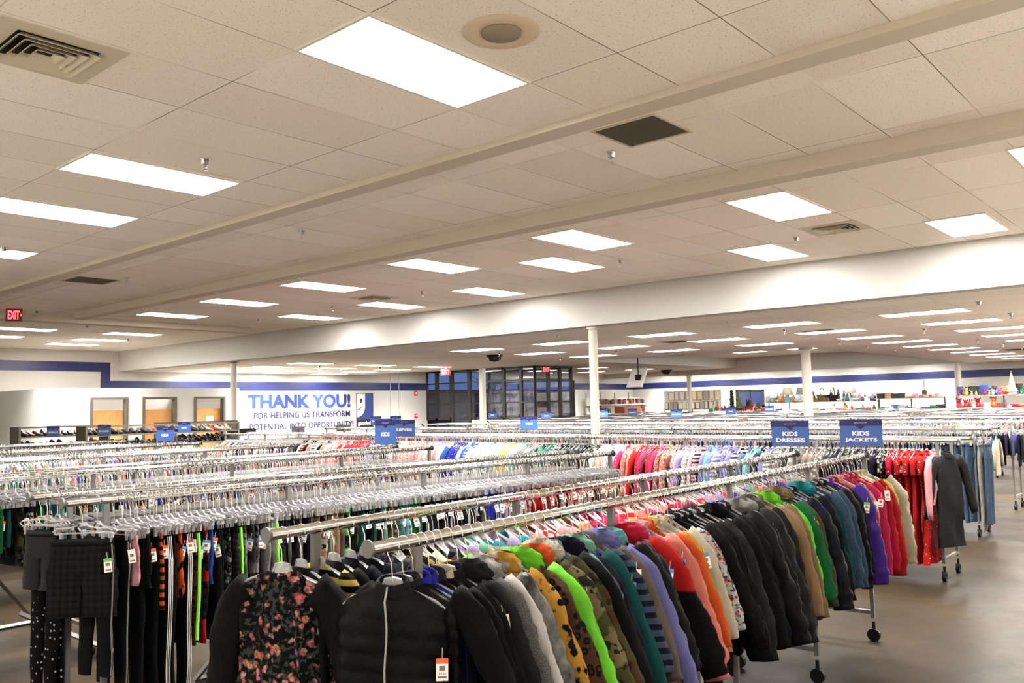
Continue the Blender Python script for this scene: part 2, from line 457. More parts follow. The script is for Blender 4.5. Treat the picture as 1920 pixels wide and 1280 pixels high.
m = MB(); m.tube([(-2.1, 0, .55), (-1.95, 0, .6), (0, 0, .62), (1.9, 0, .6), (2.15, 0, .5)], [.3, .48, .52, .46, .25], 12, flat=1.7); obj('body', m, plain('car_paint', srgb(40, 48, 66), .3, .3), t, True)
m = MB(); m.tube([(-1.4, 0, .95), (-.9, 0, 1.15), (.4, 0, 1.15), (1.1, 0, .95)], [.12, .34, .34, .12], 12, flat=2.0); obj('cabin', m, M_black, t, True)
for x in (-1.3, 1.3):
    for y in (-.8, .8):
        m = MB(); m.tube([(x, y-.1, .33), (x, y+.1, .33)], .33, 16); obj('wheel', m, M_black, t)
tag(t, 'dark car parked on snow outside the entrance glass', 'car')
for i, (x, y, h) in enumerate(((29, 38, 7), (44, 40, 8.5))):
    t = thing('bare_tree', (x, y, -.1)); m = MB(); m.tube([(0, 0, 0), (.1, 0, h*.5), (0, .1, h)], [.2, .12, .03], 8); obj('trunk', m, M_bronze, t)
    m = MB()
    for k in range(60):
        z = random.uniform(.3, .95)*h; an = random.uniform(0, 6.28); l = (1-z/h)*2.5+.5
        m.tube([(0, 0, z), (math.cos(an)*l, math.sin(an)*l, z+l*.6)], [.04, .01], 4)
    obj('branch', m, M_bronze, t); t.children[-1]['kind'] = 'stuff'
    tag(t, ['bare tree outside the left end of the entrance glass', 'taller bare tree in front of the brick building'][i], 'tree')

# fitting rooms
m = MB()
FX0, FX1, FY, FZ = 8.17, 13.3, 22.0, 2.44
ops = [(9.15, 10.08), (10.48, 11.40), (11.93, 12.85)]
xs = [FX0]
for a, b_ in ops: m.box((xs[-1], FY, 0), (a, FY+.12, FZ)); m.box((a, FY, 2.19), (b_, FY+.12, FZ)); xs.append(b_)
m.box((xs[-1], FY, 0), (FX1, FY+.12, FZ)); m.box((FX0, FY+.12, 0), (FX0+.12, YF, FZ)); m.box((FX1-.12, FY+.12, 0), (FX1, YF, FZ))
struct('wall_fitting_room', m, M_wall)
for i, (a, b_) in enumerate(ops):
    m = MB(); w_ = .055
    m.box((a-.01, FY-.03, 0), (a+w_, FY+.15, 2.2)); m.box((b_-w_, FY-.03, 0), (b_+.01, FY+.15, 2.2)); m.box((a+w_, FY-.03, 2.2-w_), (b_-w_, FY+.15, 2.2))
    d = tag(obj('door_%d' % (i+1), m, M_dark), kind='structure')
    m = MB(); m.box((a+w_, FY+.16, .05), (b_-w_, FY+.20, 1.87)); obj('door_leaf', m, M_wood, d)
    if i == 2: m = MB(); m.box((a+.42, FY+.145, 1.5), (a+.66, FY+.158, 1.66)); tag(obj('notice', m, M_white, d), 'white paper notice')

# THANK YOU lettering and emblem on the front wall
M_txt1 = plain('vinyl_light_blue', srgb(46, 62, 124), .9, spec=.05); M_txt2 = plain('vinyl_violet', srgb(50, 46, 92), .9, spec=.05)
def wtext(s, x0, x1, z0, z1, mat, bold, label):
    me = fit_text(text_mesh(s, 1, .004, bold), x1-x0, z1-z0, mat)
    o = bpy.data.objects.new('wall_lettering', me); COL.objects.link(o)
    o.location = (x0, YF-.022, z0); o.rotation_euler = (PI/2, 0, 0)
    tag(o, label, 'lettering')
wtext('THANK YOU!', 15.80, 20.12, 1.85, 2.34, M_txt1, .035, 'large light blue THANK YOU! lettering on the front wall')
wtext('FOR HELPING US TRANSFORM', 16.02, 20.10, 1.50, 1.72, M_txt2, .012, 'thin violet line FOR HELPING US TRANSFORM under the big greeting')
wtext('POTENTIAL INTO OPPORTUNITY!', 15.86, 20.26, 1.12, 1.34, M_txt2, .012, 'thin violet line POTENTIAL INTO OPPORTUNITY!, lowest line of the greeting')
lx0, lx1, lz0, lz1 = 20.42, 21.24, 1.06, 2.37
t = thing('wall_emblem', (lx0, YF-.02, lz0)); W, Hh = lx1-lx0, lz1-lz0
def ex(name, polys, mat, y0, y1, parent):
    m = MB()
    for pl in polys:
        n = len(pl); vs = [(x, y0, z) for x, z in pl]+[(x, y1, z) for x, z in pl]
        m.add(vs, [tuple(range(n)), tuple(range(n, 2*n))[::-1]]+[(i, (i+1) % n, n+(i+1) % n, n+i) for i in range(n)])
    return obj(name, m, mat, parent)
ex('border', [[(0, 0), (W, 0), (W, Hh), (0, Hh)]], plain('emblem_black', srgb(20, 20, 26), .5), .018, .012, t)
zb = Hh*.24
ex('blue_field', [[(.03, zb), (W-.03, zb), (W-.03, Hh-.03), (.03, Hh-.03)]], plain('emblem_blue', srgb(38, 58, 128), .5), .012, .008, t)
ax, az_ = W*.50, Hh-.03
face = [(.03, az_), (ax, az_)]+[(ax-(W*.46)*(1-math.cos(k/10*PI/2)), zb+.22+.26-.40*math.sin(k/10*PI/2)) for k in range(11)]
ex('face_outline', [[(.03, az_), (ax+.03, az_)]+[(x+.02*(1 if k > 1 else 0), z-.035) for k, (x, z) in enumerate(face) if k > 1]], plain('emblem_black', None), .008, .005, t)
ex('face', [face], M_white, .005, .001, t)
circ = lambda cx, cz, rx, rz, n=16: [(cx+rx*math.cos(2*PI*k/n), cz+rz*math.sin(2*PI*k/n)) for k in range(n)]
ex('eye', [circ(W*.27, Hh*.78, .06, .085)], plain('emblem_black', None), .001, -.002, t)
arc = [(W*.06+.16*math.sin(k/8*1.5), Hh*.52+.13-.13*math.cos(k/8*1.5)) for k in range(9)]
m = MB(); m.tube([(x, 0, z) for x, z in arc], .016, 6); obj('smile', m, plain('emblem_black', None), t)
me = fit_text(text_mesh('goodwill', 1, .003, .03), W*.84, Hh*.15, M_white)
o = bpy.data.objects.new('wordmark', me); COL.objects.link(o); o.parent = t; o.location = (W*.08, .011, Hh*.04); o.rotation_euler = (PI/2, 0, 0)
tag(t, 'tall blue and black emblem with a smiling half face right of the greeting', 'emblem')
# conduits, alarms, shutter frame
m = MB(); m.tube([(22.1, YF-.02, 1.2), (22.1, YF-.02, 3.2)], .012, 6); tag(obj('conduit', m, M_wall), 'thin conduit running up the front wall nearer the emblem', 'conduit')
m = MB(); m.tube([(22.55, YF-.02, 1.2), (22.55, YF-.02, 3.2)], .012, 6); tag(obj('conduit', m, M_wall), 'thin conduit running up the front wall nearer the fire alarm', 'conduit')
for z, h, lb in ((2.26, .19, 'red fire alarm strobe high on the front wall by the entrance glass'), (1.37, .16, 'red fire pull box low on the front wall below the strobe')):
    t = thing('fire_alarm', (23.45, YF, z)); boxo('housing', (-.07, -.05, 0), (.07, 0, h), plain('alarm_red', srgb(214, 40, 44), .5), t)
    boxo('lens', (-.03, -.07, h*.3), (.03, -.05, h*.7), M_white, t); tag(t, lb, 'fire alarm')
t = thing('roll_shutter', (15.5, YF, 0))
m = MB()
for k in range(12): m.box((0, -.006, .3+k*.125), (.78, -.001, .415+k*.125))
obj('slat_panel', m, M_white, t)
m = MB(); m.box((-.02, -.012, .2), (0, -.001, 1.8)); m.box((.78, -.012, .2), (.8, -.001, 1.8)); m.box((-.02, -.012, 1.8), (.8, -.001, 1.82)); obj('frame', m, plain('shutter_frame', srgb(170, 160, 150), .5), t)
for z in (1.1, 1.35, 1.6):
    for x in (-.02, .8): boxo('latch', (x-.015, -.03, z), (x+.015, -.012, z+.03), M_black, t)
tag(t, 'white slatted shutter in the front wall beside the column and lettering', 'shutter')

# ------------------------------------------------------------------ lamps
def lamp_mesh(lx, ly):
    f = MB(); t_ = .018; z0, z1 = -.014, .0
    f.box((-lx/2, -ly/2, z0), (lx/2, -ly/2+t_, z1)); f.box((-lx/2, ly/2-t_, z0), (lx/2, ly/2, z1))
    f.box((-lx/2, -ly/2+t_, z0), (-lx/2+t_, ly/2-t_, z1)); f.box((lx/2-t_, -ly/2+t_, z0), (lx/2, ly/2-t_, z1))
    d = MB(); d.box((-lx/2+t_, -ly/2+t_, z0+.003), (lx/2-t_, ly/2-t_, z1))
    return f.mesh('frame', M_frame_in), d.mesh('diffuser', M_lamp)
LU, LV = lamp_mesh(1.2192, .6096), lamp_mesh(.6096, 1.2192)
lamps = []; lamp_data = {}
def lamp(x, y, z, kind):
    t = thing('ceiling_light', (x, y, z))
    for nme, me in zip(('frame', 'diffuser'), LU if kind == 'u' else LV):
        o = bpy.data.objects.new(nme, me); COL.objects.link(o); o.parent = t
    for q, (en, sp) in enumerate(((LAMP_W, 180), (LAMP_W2, SPREAD))):
        key = kind+str(q)
        if key not in lamp_data:
            L = bpy.data.lights.new('lamp_light', 'AREA'); L.shape = 'RECTANGLE'; L.size, L.size_y = (1.16, .55) if kind == 'u' else (.55, 1.16)
            L.energy = en; L.color = (1, .96, .91); L.spread = math.radians(sp); lamp_data[key] = L
        o = bpy.data.objects.new('lamp_light', lamp_data[key]); COL.objects.link(o); o.parent = t; o.location = (0, 0, -.016-.002*q)
    lamps.append(t); return t
near = [(3.146, 3.367, 'large lit ceiling panel at the top, nearest the round speaker'), (3.146, 6.48, 'lit ceiling panel behind a sprinkler, second along the left row'),
    (3.146, 8.27, 'long lit ceiling panel cut by the left edge, third in its row'), (3.15, 10.77, 'small lit ceiling panel cut by the left edge behind a sprinkler'),
    (7.95, 3.36, 'lit ceiling panel past the wide beam, above the square air vent'), (10.4, 2.25, 'lit ceiling panel nearest the right end of the cream beam'),
    (7.99, 1.0, 'lit ceiling panel cut off by the right edge of the view'), (7.87, 5.70, 'lit ceiling panel just past the beam, above its twin panel'),
    (9.04, 6.90, 'lit ceiling panel directly below its twin in the middle'), (10.34, 4.55, 'lit ceiling panel left of the square vent beside a sprinkler'),
    (7.83, 8.13, 'lit ceiling panel near middle along the wide ceiling beam'), (10.29, 9.4, 'lit ceiling panel against the cream beam above the dark dome camera'),
    (7.87, 10.62, 'lit ceiling panel above the narrow vent, further along the wide beam'), (7.93, 13.1, 'lit ceiling panel fifth along the wide ceiling beam'),
    (10.27, 14.3, 'small lit ceiling panel above the greeting wall, against the beam'), (10.26, 11.8, 'lit ceiling panel right beside the narrow vent'),
    (8.0, 15.6, 'lit ceiling panel at the far end of the wide ceiling beam'), (6.85, 19.9, 'lit panel past the cross beam, cut by the left edge, upper'),
    (6.9, 21.95, 'lit panel past the cross beam, cut by the left edge, lower'), (9.17, 19.79, 'lit panel past the cross beam, top of three above the blue stripe'),
    (9.27, 21.75, 'lit panel past the cross beam, middle of three above the stripe'), (9.27, 23.5, 'lit panel past the cross beam, lowest, above the blue stripe')]
for x, y, lb in near: tag(lamp(x, y, ZH, 'u'), lb, 'ceiling light', 'ceiling light panels')
for x in (-1.7, -6.2):  # unseen panels added behind the camera to light the room
    for y in (-6, -1.2, 3.4, 8.2, 13, 19): tag(lamp(x, y, ZH, 'u'), 'unseen lit ceiling panel added behind the viewer for its light', 'ceiling light', 'added ceiling light panels out of view')
for x in (3.15, 7.99):  # more added panels, out of view on the right, for light
    for y in (-6, -1.7): tag(lamp(x, y, ZH, 'u'), 'unseen lit ceiling panel added behind the viewer for its light', 'ceiling light', 'added ceiling light panels out of view')
LG = 'lit ceiling panel in the ordered rows beyond the cream beam'
for i in range(10):
    x = 14.05+2.27*i
    if x > 36: break
    ks = -1
    for y in (13.25, 10.8, 8.4, 6.03, 3.73, 1.4, -.9, -3.2, -5.5):
        if x > 20 and y > 8.2: continue
        if y in (-5.5,) and i % 2: continue
        ks += 1
        tag(lamp(x, y, ZL, 'v'), 'lit panel in the %s line beyond the cream beam, %s from the left' % (ORD[i], ORD[ks]), 'ceiling light', 'ceiling light panels beyond the beam')
for a, x in zip(('left', 'middle', 'right'), (14.0, 16.3, 18.6)):
    for b_, y in zip(('top', 'second', 'third', 'lowest'), (19.5, 21.4, 23.15, 24.8)):
        tag(lamp(x, y, ZL, 'u'), 'lit panel above the greeting wall, %s file, %s row' % (a, b_), 'ceiling light', 'ceiling light panels above the greeting')
for a, x in zip(('near', 'middle', 'far'), (23.6, 27.3, 31.0)):
    for b_, y in zip(('right', 'centre', 'left'), (10.2, 12.4, 14.6)): tag(lamp(x, y, ZH, 'v'), 'lit panel in the raised ceiling bay, %s line, %s one' % (a, b_), 'ceiling light', 'ceiling light panels in the raised bay')
for x, y in ((22.4, 18.4), (22.4, 21.2), (22.4, 23.6), (28, 20), (31.5, 20), (28, 22.6), (31.5, 22.6)): tag(lamp(x, y, 3.22, 'v'), 'lit ceiling panel by the entrance glass', 'ceiling light', 'ceiling light panels by the entrance')
for q, y in enumerate((22, 19.6, 17.2, 14.8, 12.4, 10)): tag(lamp(36.3, y, 3.2, 'v'), 'lit panel close above the far wall stripe, %s from the left' % ORD[q], 'ceiling light', 'ceiling light panels along the far wall')

# ------------------------------------------------------------------ ceiling fittings
def sprinkler():
    t = thing('sprinkler')
    m = MB(); m.lathe([(.04, 0), (.038, -.006), (.03, -.012), (.026, -.04), (.02, -.045)], 14); obj('cup', m, M_hookm, t, True)
    m = MB(); m.tube([(0, 0, -.045), (0, 0, -.06)], .009, 8); m.tube([(-.011, 0, -.055), (-.014, 0, -.07), (0, 0, -.082)], .003, 5); m.tube([(.011, 0, -.055), (.014, 0, -.07), (0, 0, -.082)], .003, 5); obj('frame_arms', m, M_hookm, t)
    m = MB(); m.lathe([(.018, -.084), (.018, -.087), (.004, -.089)], 10); obj('deflector', m, M_hookm, t)
    return t
sp0 = sprinkler(); first = True
SPN = [(3.216, 5.794, 'beside the second left light panel'), (5.255, 3.526, 'below the dark return grille'), (5.233, 7.443, 'on bare tiles above the wide beam, centre left'),
    (3.356, 10.4, 'in front of the left edge light panel'), (5.308, 11.653, 'right of the distant dark grille'), (9.624, 3.9, 'left of the square air vent'), (9.383, 6.199, 'right of the twin light panels'),
    (9.416, 10.078, 'left of the panel above the dome camera'), (9.522, 12.593, 'beside the narrow vent over the greeting wall'), (9.67, 15.283, 'close to where the wide beam ends'),
    (5.862, 16.403, 'beside the red exit sign'), (7.6, 18.5, 'past the cross beam between two light rows'), (9.7, 21.2, 'past the cross beam near the cream beam')]
SPF = [(12.675, 9.811), (12.778, 6.399), (13.069, 2.752), (15.065, 6.4), (15.408, 2.798), (15.049, 9.808), (18.43, 14.248), (19.435, 7.0), (17.3, 4.6), (19.4, 2.7), (17.4, 11.7), (15.2, 13.6), (15.0, 20.5), (17.2, 20.4), (13.2, 22.2), (17.3, 22.4), (22, 4.7), (24.2, 4.6), (22, 7.2), (24.2, 7.2), (26.5, 4.6)]
for i, (x, y, *lb) in enumerate(SPN+SPF):
    s = sp0 if i == 0 else copy_tree(sp0)
    s.location = (x, y, ZH if i < len(SPN) else ZL)
    if lb: tag(s, 'chrome fire sprinkler '+lb[0], 'sprinkler', 'ceiling sprinklers')
    else: tag(s, 'chrome fire sprinkler beyond the cream beam', 'sprinkler', 'ceiling sprinklers beyond the beam')
t = thing('ceiling_speaker', (3.143, 2.751, ZH))
m = MB(); m.lathe([(.20, 0), (.195, -.006), (.15, -.008), (.12, -.004)], 32); obj('surround', m, plain('speaker_ring', srgb(214, 196, 168), .6), t, True)
m = MB(); m.lathe([(.105, -.004), (.103, -.014), (.0, -.018)], 32); obj('grille', m, plain('speaker_grille', srgb(150, 136, 116), .8), t, True)
tag(t, 'round ceiling speaker beside the big light panel', 'speaker')
def supply_vent(x, y, z, lb, sx=.6096, sy=.6096, open_=.40):
    t = thing('air_vent', (x, y, z)); m = MB()
    o_ = open_/2
    m.box((-sx/2, -sy/2, -.006), (sx/2, -o_, 0)); m.box((-sx/2, o_, -.006), (sx/2, sy/2, 0)); m.box((-sx/2, -o_, -.006), (-o_, o_, 0)); m.box((o_, -o_, -.006), (sx/2, o_, 0))
    obj('plate', m, M_vent, t)
    boxo('duct_opening', (-o_, -o_, -.0015), (o_, o_, -.0005), M_black, t)
    for k in range(4):
        a = o_*(1-.22*k); m = MB()
        for q in range(4):
            c, s = [(1, 0), (0, 1), (-1, 0), (0, -1)][q]
            pts = [(a, -a, -.03), (a, a, -.03), (a-.03, a-.03, -.003), (a-.03, -a+.03, -.003)]
            vs = [(c*px-s*py, s*px+c*py, pz) for px, py, pz in pts]; vs2 = [(p[0], p[1], p[2]+.003) for p in vs]
            m.add(vs+vs2, [(0, 1, 2, 3), (7, 6, 5, 4), (0, 4, 5, 1), (2, 6, 7, 3)])
        obj('louvre_ring', m, M_vent, t)
    tag(t, lb, 'air vent')
supply_vent(1.67, 4.63, ZH, 'square louvred air vent in the top left corner of the ceiling')
supply_vent(9.44, 3.36, ZH, 'square louvred air vent on the right between three light panels')
supply_vent(9.35, 11.2, ZH, 'louvred air vent above the greeting wall between two light panels')
def ret(x, y, z, sx, sy, lb):
    t = thing('return_grille', (x, y, z)); m = MB()
    for a, b_ in (((-sx/2, -sy/2), (sx/2, -sy/2+.02)), ((-sx/2, sy/2-.02), (sx/2, sy/2)), ((-sx/2, -sy/2+.02), (-sx/2+.02, sy/2-.02)), ((sx/2-.02, -sy/2+.02), (sx/2, sy/2-.02))): m.box((*a, -.008), (*b_, 0))
    obj('frame', m, M_vent, t)
    m = MB(); n = 30
    m.box((-sx/2+.02, -sy/2+.02, -.002), (sx/2-.02, sy/2-.02, -.001))
    for k in range(n):
        x_ = -sx/2+.02+(sx-.04)*k/n; m.box((x_, -sy/2+.02, -.006), (x_+.004, sy/2-.02, -.002))
    obj('grille', m, M_grille, t); tag(t, lb, 'return grille')
ret(5.0, 3.09, ZH, .52, .52, 'dark square return grille right of the big light panel')
ret(5.05, 12.2, ZH, .6, .6, 'dark return grille seen far along the left ceiling')
ret(16.0, 9.2, ZL, .6, .6, 'dark return grille beyond the beam near the slim column')
ret(16.06, 6.1, ZL, .6, .6, 'dark return grille beyond the beam between far light rows')
ret(27.9, 5.0, ZL, .9, .6, 'dark return grille far off among the distant light rows')
def exit_sign(x, y, z, rz, lb, wd=.30, top=.118):
    t = thing('exit_sign', (x, y, z), rz)
    boxo('housing', (-wd/2-.02, 0, -.11), (wd/2+.02, .05, .11), plain('exit_body', srgb(120, 34, 34), .5), t)
    me = fit_text(text_mesh('EXIT', 1, .002, .03), wd*.86, .15, M_red)
    o = bpy.data.objects.new('lettering', me); COL.objects.link(o); o.parent = t; o.location = (-wd*.43, -.003, -.075); o.rotation_euler = (PI/2, 0, 0)
    m = MB(); m.add([(wd/2+.002, -.004, -.03), (wd/2+.002, -.004, .03), (wd/2+.02, -.004, 0), (wd/2+.002, 0, -.03), (wd/2+.002, 0, .03), (wd/2+.02, 0, 0)], [(0, 2, 1), (3, 4, 5), (0, 1, 4, 3), (1, 2, 5, 4), (2, 0, 3, 5)]); obj('arrow', m, M_red, t)
    m = MB(); m.tube([(0, .025, .11), (0, .025, top)], .008, 6); obj('stem', m, M_white, t)
    tag(t, lb, 'exit sign')
exit_sign(5.41, 16.2, 3.53, -.5, 'red lit EXIT sign hanging on the left below the ceiling', .21)
exit_sign(19.0, 19.3, 2.87, -.5, 'red lit EXIT sign hanging left of the entrance glass', .27, .18)
exit_sign(24.0, 19.2, 3.04, -.5, 'red lit EXIT sign hanging in front of the entrance glass', .27, .18)
def dome(x, y, z, r, lb):
    t = thing('dome_camera', (x, y, z))
    m = MB(); m.lathe([(r*1.05, 0), (r*1.05, -.03), (r, -.035)], 24); obj('housing', m, M_black, t, True)
    m = MB(); m.lathe([(r*math.cos(k/8*PI/2*.98), -.035-r*.75*math.sin(k/8*PI/2)) for k in range(9)], 24); obj('dome', m, plain('smoked_dome', srgb(14, 14, 16), .08), t, True)
    tag(t, lb, 'security camera')
dome(15.9, 14.4, ZL, .19, 'large black dome camera on the ceiling left of the slim column')
dome(33.6, 19.9, 3.22, .24, 'small black dome camera far off by the bookshelf corner')
t = thing('hanging_monitor', (21.5, 13.7, 2.55))
m = MB(); m.tube([(0, 0, 0), (0, 0, 1.098)], .018, 8); obj('pole', m, M_black, t)
m = MB(); m.box((-.05, -.08, -.12), (.05, .08, .05)); obj('bracket', m, M_black, t)
m = MB(); m.box((-.03, -.32, -.36), (.03, .32, .26)); o = obj('screen_case', m, plain('monitor_back', srgb(232, 230, 226), .5), t); o.rotation_euler = (.0, .45, -.25); o.location = (.12, .1, 0)
tag(t, 'white tilted monitor hanging from the ceiling on a black pole', 'monitor')

# ------------------------------------------------------------------ garment racks
RZ = 1.33; RR = .019
def rack(name, x0, y0, ln, rz, lb, gap=.5, npost=5, brace=None, group=None):
    """double rail rack; local x along the rails"""
    t = thing(name, (x0, y0, 0), rz)
    for s in (-1, 1):
        y = s*gap/2
        m = MB(); m.tube([(0, y, RZ), (ln, y, RZ)], RR, 14); rl = obj('rail', m, M_chrome, t, True)
        for x in (-.004, ln+.004):
            m = MB(); m.tube([(x-.004, y, RZ), (x+.004, y, RZ)], RR*1.45, 16); obj('end_cap', m, M_steel, rl)
    for k in range(npost):
        x = .2+(ln-.24)*k/(npost-1)
        for s in (-1, 1):
            y = s*gap/2
            m = MB(); m.box((x-.013, y-.013, .165), (x+.013, y+.013, RZ-RR)); obj('post', m, M_steel, t)
            m = MB(); m.tube([(x-.016, y, .045), (x+.016, y, .045)], .045, 16); m.lathe([(.012, .08), (.012, .14)], 8, at=(x, y, 0)); m.box((x-.022, y-.012, .05), (x+.022, y+.012, .09)); obj('caster', m, M_black, t, False)
        m = MB(); m.box((x-.013, -gap/2+.013, .19), (x+.013, gap/2-.013, .216)); obj('cross_bar', m, M_steel, t)
    if brace:
        inv = Matrix.Rotation(-rz, 4, 'Z') @ Matrix.Translation((-x0, -y0, 0))
        for p, q in brace:
            m = MB(); m.tube([inv @ Vector(p), inv @ Vector(q)], .018, 4); obj('brace', m, M_steel, t)
    tag(t, lb, 'garment rack', group)
    return t
AT = {}
r1 = math.atan2(.13, 4.8); rack('garment_rack', 1.66, 2.295, 4.79, r1, 'chrome double rail rack of children jackets and dresses, nearest of all', .52)
r2 = math.atan2(-.22, 4.35); rack('garment_rack', 1.70, 4.60, 4.36, r2, 'chrome double rail rack of trousers, second from the front', .5,
    brace=[((3.4, 4.95, .75), (2.89, 5.3, .02)), ((2.89, 5.3, .02), (3.9, 5.33, .02))])
rack('garment_rack', 1.4, 6.8, 4.8, 0, 'chrome double rail rack of shorts and trousers, third from the front', .55,
    brace=[((2.25, 7.1, .62), (2.85, 7.9, .02)), ((2.85, 7.9, .02), (2.0, 7.9, .02)), ((2.25, 6.5, .4), (2.85, 5.9, .02))])
rack('garment_rack', 1.4, 9.12, 4.7, 0, 'chrome double rail rack of small clothes, fourth from the front', .5)
rack('garment_rack', 1.4, 11.3, 4.7, 0, 'chrome double rail rack fifth from the front, mostly hidden', .5)
rack('garment_rack', 1.6, 13.7, 4.7, 0, 'chrome double rail rack sixth from the front, before the shoe shelves', .5)
ROWS = [(8.85, 9.35, 2.1, 15.2), (11.85, 12.35, 2.45, 16.0), (14.85, 15.35, 2.6, 16.0), (17.85, 18.35, 1.2, 16.5), (20.5, 21.0, .2, 18.0), (23.2, 23.7, -1, 17.5), (26, 26.5, -2, 18.0), (28.8, 29.3, -2.5, 20.0), (31.4, 31.9, -3, 20.5)]
ordn = ['first', 'second', 'third', 'fourth', 'fifth', 'sixth', 'seventh', 'eighth', 'last']
for i, (xa, xb, y0, y1) in enumerate(ROWS):
    n = max(1, round((y1-y0)/5.2)); L = (y1-y0)/n
    for k in range(n):
        where = 'nearest the open aisle' if k == 0 else ('furthest from the aisle' if k == n-1 else 'along its middle, unit %s' % ['', 'two', 'three', 'four', 'five'][k])
        rack('garment_rack', (xa+xb)/2, y0+k*L, L-.03, PI/2, 'chrome double rail rack in the %s cross row, %s' % (ordn[i], where), .5, 4, group='racks in the cross rows')

# ------------------------------------------------------------------ hangers
def hook_pts(yaw=0):
    pts = []
    for k in range(7):
        a = PI*1.12-k/6*PI*1.25
        pts.append((math.cos(a)*.0235, 0, math.sin(a)*.0235-.002))
    pts += [(.016, 0, -.030), (.004, 0, -.056), (0, 0, -.112)]
    return pts
def hanger_parts(kind, n=5):
    """hook and body meshes; hooks lie across the rail, the rail runs along local y"""
    h = MB(); h.tube(hook_pts(), .0019, n, cap=False)
    b = MB()
    if kind == 'top':
        b.tube([(-.040, 0, -.138), (-.026, 0, -.106), (0, 0, -.102), (.026, 0, -.106), (.040, 0, -.138)], .0048, n)
        b.box((-.03, -.0012, -.136), (.03, .0012, -.106))
        for s in (-1, 1):
            b.tube([(s*.038, 0, -.134), (s*.08, 0, -.143), (s*.14, 0, -.165), (s*.172, 0, -.188)], .005, n)
        b.tube([(-.165, 0, -.196), (.165, 0, -.196)], .003, n)
    else:
        b.tube([(-.03, 0, -.120), (-.018, 0, -.105), (.018, 0, -.105), (.03, 0, -.120)], .0042, n)
        for s in (-1, 1):
            b.tube([(s*.028, 0, -.118), (s*.06, 0, -.126), (s*.125, 0, -.130), (s*.142, 0, -.142), (s*.125, 0, -.156), (s*.07, 0, -.152), (0, 0, -.152)], .0042, n)
            b.box((s*.10-.007, -.008, -.198), (s*.10+.007, .008, -.150)); b.box((s*.10-.004, -.014, -.176), (s*.10+.004, .014, -.158))
    return h, b
HM = {}
for k in ('top', 'clip'):
    h, b = hanger_parts(k); HM[k] = (h.mesh('hook', M_hookm, True), b.mesh('hanger_body', M_clear, False))
nh = [0]
def hanger(kind, p, rz, lb, gr):
    t = thing('clothes_hanger', p, rz); nh[0] += 1
    for nme, me in zip(('hook', 'hanger_body'), HM[kind]):
        o = bpy.data.objects.new(nme, me); COL.objects.link(o); o.parent = t
    tag(t, lb, 'hanger', gr)
    return t
# many hangers merged as stuff
def lowhanger(kind, n=3):
    h = MB(); h.tube([(-.022, 0, -.006), (-.012, 0, .021), (.012, 0, .021), (.022, 0, -.004), (.004, 0, -.05), (0, 0, -.110)], .0022, n, cap=False)
    b = MB()
    if kind == 'top':
        b.add([(-.02, 0, -.105), (.02, 0, -.105), (.04, 0, -.137), (-.04, 0, -.137)], [(0, 1, 2, 3)])
        for s in (-1, 1): b.tube([(s*.02, 0, -.115), (s*.17, 0, -.19)], .006, n, cap=False)
    else:
        b.tube([(-.14, 0, -.128), (.14, 0, -.128)], .005, n, cap=False); b.tube([(-.14, 0, -.155), (.14, 0, -.155)], .004, n, cap=False)
        for s in (-1, 1): b.box((s*.1-.007, -.008, -.198), (s*.1+.007, .008, -.15))
    return h, b
LOWH = {k: lowhanger(k) for k in ('top', 'clip')}
def hanger_mass(name, places, label, clear):
    """places: (kind, x, y, z, rz)"""
    V = []; F = []; MI = []; o = 0
    cache = {}
    for k, (h, b) in LOWH.items():
        cache[k] = (np.array(h.v+b.v, dtype=np.float32), [tuple(f) for f in h.f]+[tuple(i+len(h.v) for i in f) for f in b.f], [0]*len(h.f)+[1]*len(b.f))
    mb = MB()
    for k, x, y, z, rz in places:
        a, fs, mi = cache[k]; c, s = math.cos(rz), math.sin(rz)
        p = np.empty_like(a); p[:, 0] = a[:, 0]*c-a[:, 1]*s+x; p[:, 1] = a[:, 0]*s+a[:, 1]*c+y; p[:, 2] = a[:, 2]+z
        o = len(mb.v); mb.v += [tuple(q) for q in p.tolist()]; mb.f += [tuple(i+o for i in f) for f in fs]; mb.m += mi
    ob = obj(name, mb, [M_hookm, clear]); tag(ob, label, 'hangers', kind='stuff'); return ob

